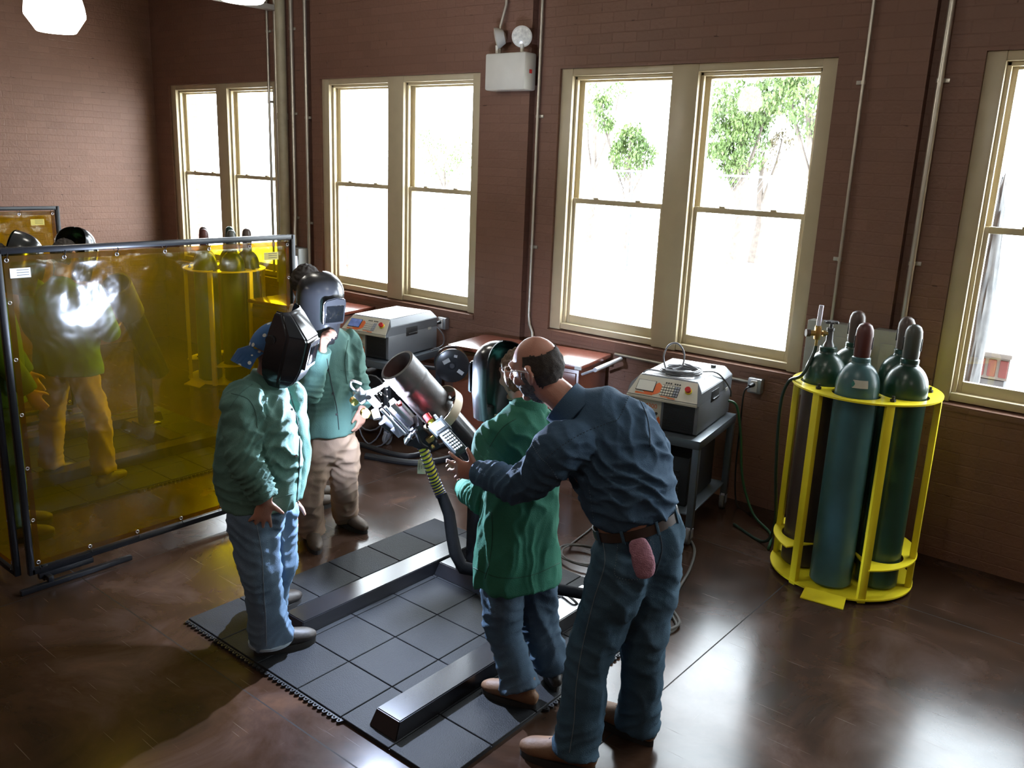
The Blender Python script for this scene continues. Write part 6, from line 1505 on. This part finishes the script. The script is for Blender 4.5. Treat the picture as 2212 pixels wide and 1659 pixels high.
# ---------------------------------------------------------------- person in the bright green jacket
D = Plane(1.655, 0.705); R_, N_ = D.r, D.n; base = V((1.655, 0.705, 0.02))
FW = (-R_ * 0.60 + N_ * 0.80).normalized(); LAT = V((FW.y, -FW.x, 0))          # right side of the body
hipc, waist = D(1120, 1195), D(1122, 1110)
neck = D(1140, 872, 0.04); hc = D(1122, 812, 0.10); hf = (-R_ * 0.62 + N_ * 0.76 - UP * 0.18).normalized()
shL, shR = D(1068, 945, -0.04), D(1195, 925, 0.06)
elL, wrL = D(1050, 1075, 0.05), D(1000, 1052, 0.26)
elR, wrR = D(1100, 985, 0.34), D(1072, 925, 0.40)
BL = (fl(1156, 1530, 0.02), fl(1035, 1490, 0.02)); BR = (fl(1202, 1494, 0.02), fl(1180, 1440, 0.02))
hL, kL, aL = D(1088, 1235, -0.02), D(1088, 1360, -0.03), ankle(*BL)
hR, kR, aR = D(1158, 1235, 0.08), D(1164, 1345, 0.08), ankle(*BR)
bm = new()
ctube(bm, [hipc, waist, D(1128, 960), D(1136, 900)], [(0.14, 0.105), (0.14, 0.11), (0.155, 0.11), (0.08, 0.07)], LAT, n=20)
ctube(bm, [neck - UP * 0.05, neck, hc - UP * 0.05 - hf * 0.01], [0.058, 0.054, 0.053], LAT, n=14)
for a, b, c in ((shR, elR, wrR), (shL, elL, wrL)): limb_body(bm, [a, a.lerp(b, 0.5), b, b.lerp(c, 0.5), c], [0.048, 0.044, 0.037, 0.034, 0.025], LAT)
for a, b, c in ((hR, kR, aR), (hL, kL, aL)): limb_body(bm, [a, a.lerp(b, 0.5), b, b.lerp(c, 0.5), c], [0.072, 0.068, 0.052, 0.048, 0.036], LAT)
MH = head(bm, hc, hf, UP, 0.97)
hand(bm, wrR, (D(1058, 897, 0.40) - wrR), N_ - R_ * 0.2, R_ * 0.5 + UP * 0.4, (0.95, 1.0, 1.05, 1.1), 0.03, 0.95, (0.5, 0.5, 0.4))
hand(bm, wrL, (D(985, 985, 0.34) - wrL), UP * 0.6 - N_ * 0.3, UP, (0.55, 0.6, 0.65, 0.7), 0.05, 0.95, (0.6, 0.4, 0.3))
p4_ = meld('person', bm, SKIN, 0.0065, None, 2, origin=base)
tag(p4_, 'person in bright green welding jacket seen from behind, holding a dark shield and the pendant', 'person')
eyes(p4_, hc, MH, 0.97)
hairshell('hair', p4_, hc, MH, 0.97, HAIRB, lambda x, y, z: (z > 0.02 + max(0, y) * 0.45 or (y < 0.01 and z > -0.06)) and not (y > 0.072 and z < 0.07), 1.07, 0.006)
bm = new()
ctube(bm, [D(1118, 1252, -0.02), D(1118, 1190, -0.01), D(1122, 1110), D(1126, 1020), D(1130, 950), D(1137, 905, 0.02), D(1142, 880, 0.03)], [(0.205, 0.185), (0.195, 0.17), (0.175, 0.150), (0.18, 0.15), (0.185, 0.135), (0.125, 0.10), (0.075, 0.075)], [LAT] * 7, n=28, cap0=False, wr=0.016, wf=22)
ctube(bm, [shL + (shR - shL) * 0.2, shL, shL.lerp(elL, 0.5), elL, elL.lerp(wrL, 0.45), wrL], [0.078, 0.085, 0.078, 0.074, 0.068, 0.060], LAT, n=20, cap1=False, wr=0.05, wf=80)
ctube(bm, [shR + (shL - shR) * 0.2, shR, shR.lerp(elR, 0.5), elR, elR.lerp(wrR, 0.5), wrR], [0.078, 0.083, 0.075, 0.07, 0.062, 0.052], LAT, n=20, cap1=False, wr=0.05, wf=80)
j = meld('jacket', bm, GREENJ, 0.008, p4_, 1, (0.020, 7, 0.35), folds=[(elL, (wrL - elL) + UP * 0.1, 0.11, 0.018, 0.034), (D(1085, 985, -0.14), UP + R_, 0.16, 0.016, 0.06), (D(1150, 1150, -0.15), R_, 0.28, 0.012, 0.09), (D(1060, 1190, -0.13), R_, 0.2, 0.012, 0.07)])
bm = new(); ctube(bm, [D(1136, 905, 0.02), D(1141, 885, 0.03), D(1141, 866, 0.04)], [(0.098, 0.092), (0.086, 0.084), (0.082, 0.082)], LAT, n=24, cap0=False, cap1=False); obj('collar', bm, GREENJ, j, ang=3)
H_ = surf(j); GS_ = mat('dark_green_stitch', (0.006, 0.05, 0.03), 0.8)
stitch('back_seam', j, H_, [(1062, 1105), (1064, 1160), (1057, 1215), (1048, 1250)], GS_, 0.0016)
stitch('yoke_seam', j, H_, [(1058, 965), (1085, 925), (1115, 905)], GS_, 0.0014); stitch('hem_stitch', j, H_, [(1020, 1225), (1080, 1248), (1150, 1242), (1210, 1215)], GS_, 0.0014)
trousers('jeans', p4_, mat('mid_blue_denim', (0.05, 0.085, 0.125), 0.85, col2=(0.085, 0.13, 0.18), scale=4, bump=0.4, bscale=350, spec=0.2), hipc, LAT, [(hL, kL, aL, LAT), (hR, kR, aR, LAT)], waist, 0.16, cuff=0.090, knee=0.084, thigh=0.098)
boot(p4_, *BL, BOOTT, 0.92); boot(p4_, *BR, BOOTD, 0.92)
sf = (-R_ * 0.66 + N_ * 0.74 - UP * 0.10)
hand_shield(D(1080, 822, 0.26), sf, UP + R_ * 0.10, 'black welding shield held up by the person in the bright green jacket, hollow back showing', HOOD)

# ---------------------------------------------------------------- bent man in the denim shirt
D = Plane(2.22, 0.62); R_, N_ = D.r, D.n; base = V((2.22, 0.62, 0))
FW = (-R_ * 0.75 + N_ * 0.66).normalized(); LAT = V((FW.y, -FW.x, 0))
hipc = D(1382, 1165, 0.0); waist = D(1368, 1112, 0.0); beltside = (R_ * 0.93 + N_ * 0.3 + UP * 0.22).normalized()
chest = D(1305, 955, 0.02); neck = D(1212, 858, 0.04)
hc = D(1163, 797, 0.06)
hf = (-R_ * 0.90 + N_ * 0.40 - UP * 0.24).normalized(); hup = (UP * 0.92 + R_ * -0.25 - N_ * 0.08).normalized()
shL, shR = D(1218, 965, -0.13), D(1360, 903, 0.14)
elL, wrL = D(1128, 1045, -0.03), D(1035, 1022, 0.11)
elR, wrR = D(1412, 985, 0.24), D(1385, 1080, 0.30)
BL = (fl(1282, 1668), fl(1125, 1626)); BR = (fl(1408, 1612), fl(1292, 1548))
hL, kL, aL = D(1345, 1225, -0.05), D(1276, 1410, -0.07), ankle(*BL, 1.05)
hR, kR, aR = D(1412, 1215, 0.07), D(1390, 1385, 0.04), ankle(*BR, 1.05)
bm = new()
ctube(bm, [hipc, waist, chest, D(1240, 890, 0.03)], [(0.15, 0.11), (0.15, 0.115), (0.17, 0.12), (0.09, 0.08)], beltside, n=20)
ctube(bm, [D(1240, 888, 0.03), neck, hc - hup * 0.05], [0.068, 0.062, 0.060], LAT, n=14)
for a, b, c in ((shR, elR, wrR), (shL, elL, wrL)): limb_body(bm, [a, a.lerp(b, 0.5), b, b.lerp(c, 0.5), c], [0.052, 0.048, 0.041, 0.037, 0.027], LAT)
for a, b, c in ((hR, kR, aR), (hL, kL, aL)): limb_body(bm, [a, a.lerp(b, 0.5), b, b.lerp(c, 0.5), c], [0.08, 0.074, 0.057, 0.052, 0.04], LAT)
MH = head(bm, hc, hf, hup, 1.10)
hand(bm, wrL, (D(990, 1012, 0.14) - wrL), N_ * 0.75 + UP * 0.1 - R_ * 0.1, UP + R_ * 0.05, (0.16, 0.20, 0.24, 0.30), 0.26, 1.02, (1.0, 0.15, 0.25))
hand(bm, wrR, -UP + R_ * -0.2, -R_, N_, (0.5, 0.5, 0.55, 0.6), 0.06, 1.0)
p5_ = meld('person', bm, SKIN2, 0.0065, None, 2, origin=base)
tag(p5_, 'balding bearded person in denim shirt and jeans, bending forward with one hand reaching out', 'person')
eyes(p5_, hc, MH, 1.10)
hairshell('hair', p5_, hc, MH, 1.10, HAIRD, lambda x, y, z: (z < 0.068 - 0.10 * max(0, y) and z > -0.050 and y < 0.012 and (abs(x) > 0.02 or y < 0)) and (y < -0.02 or z > -0.004), 1.035, 0.0015)
hairshell('beard', p5_, hc, MH, 1.10, BEARD, lambda x, y, z: (z < -0.030 and y > 0.0 and not (z > -0.075 and abs(x) < 0.027 and z < -0.048 and z > -0.070)) or (z < 0.02 and z > -0.06 and -0.004 < y < 0.026 and abs(x) > 0.045), 1.055, 0.004)
bm = new()
def GP(x, y, z): return hc + MH @ V((x, y, z)) * 1.10
tube(bm, [GP(0.086, -0.012, 0.018), GP(0.082, 0.03, 0.026), GP(0.072, 0.092, 0.024)], 0.0022, n=6); tube(bm, [GP(-0.086, -0.03, 0.0), GP(-0.088, -0.012, 0.020), GP(-0.082, 0.03, 0.026), GP(-0.072, 0.092, 0.024)], 0.0022, n=6)
for k in (-1, 1): tube(bm, [GP(k * (0.038 + 0.030 * math.cos(t)), 0.108 - 0.012 * abs(math.cos(t)), 0.010 + 0.020 * math.sin(t)) for t in [i / 16 * 2 * PI for i in range(16)]], 0.0018, n=6, closed=True)
tube(bm, [GP(-0.010, 0.110, 0.014), GP(0, 0.116, 0.016), GP(0.010, 0.110, 0.014)], 0.002, n=6)
tag(obj('safety_glasses', bm, mat('clear_frame', (0.55, 0.52, 0.48), 0.12, spec=0.9), origin=hc), 'clear safety glasses worn by the balding bent man', 'glasses')
# shirt
bm = new()
ctube(bm, [D(1371, 1118, 0.0), D(1360, 1070, 0.0), D(1340, 1005, 0.01), D(1312, 945, 0.02), D(1280, 905, 0.03), D(1235, 882, 0.04)], [(0.158, 0.128), (0.185, 0.150), (0.198, 0.152), (0.195, 0.142), (0.150, 0.115), (0.085, 0.085)], [beltside, beltside, (R_ * 0.9 + N_ * 0.35 + UP * 0.28).normalized(), (R_ * 0.85 + N_ * 0.4 + UP * 0.35).normalized(), (R_ * 0.8 + N_ * 0.4 + UP * 0.4).normalized(), LAT], n=28, cap0=False, wr=0.012, wf=24)
ctube(bm, [shL + (shR - shL) * 0.22, shL, shL.lerp(elL, 0.5) - UP * 0.01, elL, elL.lerp(wrL, 0.5), wrL + (wrL - elL).normalized() * 0.0], [0.090, 0.098, 0.088, 0.076, 0.064, 0.047], UP, n=20, cap1=False, wr=0.045, wf=70)
ctube(bm, [shR + (shL - shR) * 0.22, shR, shR.lerp(elR, 0.5), elR, elR.lerp(wrR, 0.5), wrR], [0.090, 0.092, 0.080, 0.072, 0.062, 0.05], UP, n=20, cap1=False, wr=0.045, wf=70)
j = meld('shirt', bm, DSHIRT, 0.008, p5_, 1, (0.018, 7, 0.6), folds=[(elL, (wrL - elL) + UP * 0.2, 0.13, 0.014, 0.045), (wrL.lerp(elL, 0.35), (wrL - elL) + UP * 0.15, 0.10, 0.008, 0.04), (shL - UP * 0.10 + R_ * 0.08, UP + R_ * 0.7, 0.16, 0.020, 0.05), (D(1430, 1040, -0.08), UP * 0.9 + R_ * 0.7, 0.20, 0.020, 0.055), (D(1330, 1085, -0.14), UP + R_ * 0.1, 0.22, 0.018, 0.055), (D(1395, 930, -0.02), R_ + UP * 0.3, 0.14, 0.014, 0.05), (D(1240, 1060, -0.1), UP + R_ * 0.6, 0.16, 0.016, 0.055)])
bm = new(); ctube(bm, [D(1246, 894, 0.03), D(1228, 878, 0.035), D(1214, 866, 0.04)], [(0.108, 0.104), (0.094, 0.094), (0.092, 0.092)], LAT, n=28, cap0=False, cap1=False); obj('collar', bm, DSHIRT, j, ang=3)
bm = new(); d_ = (wrL - elL).normalized(); ctube(bm, [wrL - d_ * 0.045, wrL + d_ * 0.006], [0.053, 0.052], UP, n=22, cap0=False, cap1=False); obj('cuff', bm, DSHIRT, j, ang=3)
H_ = surf(j); SS_ = mat('shirt_stitching', (0.09, 0.13, 0.17), 0.8); SK_ = mat('shirt_seam_dark', (0.012, 0.022, 0.035), 0.8)  # the darker tone is for the yoke and sleeve seams
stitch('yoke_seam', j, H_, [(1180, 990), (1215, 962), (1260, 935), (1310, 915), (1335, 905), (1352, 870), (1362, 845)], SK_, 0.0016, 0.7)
stitch('shoulder_seam', j, H_, [(1150, 960), (1165, 985), (1185, 1005), (1205, 1035)], SS_, 0.0016, 0.7)
stitch('side_seam', j, H_, [(1272, 1050), (1278, 1090), (1284, 1130)], SS_, 0.0012, 0.6)
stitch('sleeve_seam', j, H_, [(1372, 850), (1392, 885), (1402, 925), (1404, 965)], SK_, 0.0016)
# jeans and belt
tr = trousers('jeans', p5_, DENIMD, hipc, beltside, [(hL, kL, aL, LAT), (hR, kR, aR, LAT)], D(1372, 1122, 0.0), 0.172, cuff=0.094, knee=0.090, thigh=0.112)
bd = (D(1368, 1108) - D(1376, 1140)).normalized()
bm = new(); c0_ = D(1373, 1126); rows = []
a_ = (beltside - bd * beltside.dot(bd)).normalized(); b_ = bd.cross(a_)
for k in range(36):
    t = k / 36 * 2 * PI; q = a_ * math.cos(t) * 0.172 + b_ * math.sin(t) * 0.134
    rows.append([bm.verts.new(c0_ + q * s_ + bd * h_) for s_, h_ in ((1, -0.019), (1, 0.019), (0.975, 0.019), (0.975, -0.019))])
for k in range(36):
    A, B = rows[k], rows[(k + 1) % 36]
    for i in range(4): bm.faces.new((A[i], B[i], B[(i + 1) % 4], A[(i + 1) % 4]))
bl = obj('belt', bm, LEATH, tr)
for t in (0.6, 1.5, 2.5, 3.5, 4.2, 5.0, 5.7):
    bm = new(); q = a_ * math.cos(t) * 0.175 + b_ * math.sin(t) * 0.137; rad_ = (a_ * math.cos(t) / 0.175 + b_ * math.sin(t) / 0.137).normalized(); tg = bd.cross(rad_)
    box(bm, c0_ + q, (0.012, 0.006, 0.055), Matrix(((tg.x, rad_.x, bd.x), (tg.y, rad_.y, bd.y), (tg.z, rad_.z, bd.z))), bev=0.002); obj('belt_loop', bm, DENIMD, tr)
ST = mat('pale_stitching', (0.13, 0.17, 0.20), 0.8); H_ = surf(tr)
stitch('side_seam', tr, H_, [(1302, 1165), (1306, 1220), (1282, 1300), (1258, 1400), (1245, 1480), (1240, 1560), (1230, 1625)], ST, 0.0018)
stitch('back_pocket', tr, H_, [(1335, 1172), (1370, 1170), (1408, 1168), (1410, 1200), (1404, 1240), (1372, 1252), (1330, 1244), (1332, 1205), (1335, 1172)], ST, 0.0015, 0.6)
stitch('seat_seam', tr, H_, [(1425, 1150), (1430, 1190), (1415, 1240)], ST, 0.0014); stitch('waistband_stitch', tr, H_, [(1305, 1158), (1350, 1160), (1400, 1150), (1440, 1130)], ST, 0.0012, 0.6)
boot(p5_, *BL, BOOTT, 1.08); boot(p5_, *BR, BOOTT, 1.08)
# pink glove hanging from the back pocket
bm = new()
g0_, g1_, g2_ = D(1378, 1172, -0.168), D(1388, 1205, -0.192), D(1394, 1240, -0.205)
ctube(bm, [g0_, g1_, g2_], [(0.034, 0.020), (0.042, 0.024), (0.036, 0.020)], R_, n=18, wr=0.06, wf=90)
o = meld('work_rag', bm, mat('pink_terry', (0.33, 0.15, 0.19), 0.95, var=0.2, scale=40, bump=0.8, bscale=200), 0.005, None, 1, (0.004, 30, 1.0), origin=g1_)
tag(o, 'pink terry cloth rag hanging from the back pocket of the bent man', 'rag')
# ---------------------------------------------------------------- people beyond the amber screen
def bystander(x, y, jacket, pants, face, label, hz, wide=1.0, hoodlab=None, footsp=0.11, hm=HOOD, lean=0.0, reach=True):
    face = V(face).normalized(); lat = V((face.y, -face.x, 0)); base = V((x, y, 0.0)); z = hz / 1.72
    def Q(s, f, h): return base + lat * s + face * f + UP * h * z
    bm = new()
    hc = Q(0, 0.06 + lean, 1.60); nk = Q(0, 0.02 + lean, 1.46)
    ctube(bm, [Q(0, 0, 0.92), Q(0, 0, 1.05), Q(0, lean * 0.8, 1.28), Q(0, lean, 1.42)], [(0.145, 0.105), (0.145, 0.11), (0.155, 0.11), (0.08, 0.07)], lat, n=20)
    ctube(bm, [nk - UP * 0.05, nk, hc - UP * 0.05], [0.06, 0.056, 0.055], lat, n=14)
    arms, legs = [], []
    for s in (-1, 1):
        a = Q(0.18 * s * wide, lean * 0.9, 1.39); b = Q(0.24 * s * wide, 0.05 + lean, 1.12); c = Q(0.15 * s, 0.28 + lean, 1.08) if s > 0 and reach else Q(0.24 * s * wide, 0.16, 0.92); arms.append((a, b, c))
        limb_body(bm, [a, a.lerp(b, 0.5), b, b.lerp(c, 0.5), c], [0.05, 0.046, 0.038, 0.035, 0.026], lat); hand(bm, c, (c - b), lat * -s, face, (0.4, 0.4, 0.4, 0.5), 0.06)
        h = Q(0.085 * s, 0, 0.88); k = Q(footsp * 0.95 * s, 0.02, 0.49); an = Q(footsp * 1.1 * s, 0, 0.11); legs.append((h, k, an, lat))
        limb_body(bm, [h, h.lerp(k, 0.5), k, k.lerp(an, 0.5), an], [0.075, 0.07, 0.055, 0.05, 0.038], lat)
    hf = (face * 0.9 - UP * 0.25).normalized(); M = head(bm, hc, hf, UP)
    p = meld('person', bm, SKIN, 0.008, None, 2, origin=base); tag(p, label, 'person')
    hairshell('hair', p, hc, M, 1.0, HAIRD, lambda x, y, z: z > 0.02 + max(0, y) * 0.45 or (y < -0.012 and z > -0.055), 1.05)
    bm = new()
    ctube(bm, [Q(0, 0, 0.82), Q(0, 0, 1.0), Q(0, lean * 0.6, 1.2), Q(0, lean * 0.9, 1.35), Q(0, lean, 1.44)], [(0.20 * wide, 0.16), (0.19 * wide, 0.155), (0.195 * wide, 0.15), (0.165 * wide, 0.12), (0.075, 0.08)], [lat] * 5, n=28, cap0=False, wr=0.015, wf=24)
    for a, b, c in arms: ctube(bm, [a, a.lerp(b, 0.5), b, b.lerp(c, 0.5), c], [0.085, 0.077, 0.072, 0.064, 0.055], lat, n=18, cap1=False, wr=0.05, wf=80)
    meld('jacket', bm, jacket, 0.012, p, 1, (0.008, 9, 0.7))
    trousers('trousers', p, pants, Q(0, 0, 0.90), lat, legs, Q(0, 0, 1.0), 0.165, vox=0.013)
    for h, k, an, _ in legs: q = V((an.x, an.y, 0.0 if True else 0)); boot(p, q - face * 0.07, q + face * 0.2, BOOT, 1.0)
    if hoodlab: hand_shield(hc + face * 0.10 + UP * 0.01, hf, UP, hoodlab, hm, grip=False)
    return p
bystander(-2.30, 0.50, mat('yellow_green_jacket', (0.06, 0.17, 0.035), 0.85, var=0.1), KHAKI, (-0.45, 0.9, 0), 'person in green jacket and khaki trousers seen from behind through the amber screen', 1.76, 1.28, 'black welding hood with pale rim showing above the amber screen, second from left', 0.2)
bystander(-1.72, -0.17, mat('dark_green_jacket', (0.03, 0.10, 0.05), 0.85, var=0.1), DENIMD, (0.35, 0.94, 0), 'person in dark jacket at the left edge, seen dimly through the amber screen', 1.82, 1.0, 'glossy black welding hood showing above the amber screen at the left edge', reach=False)
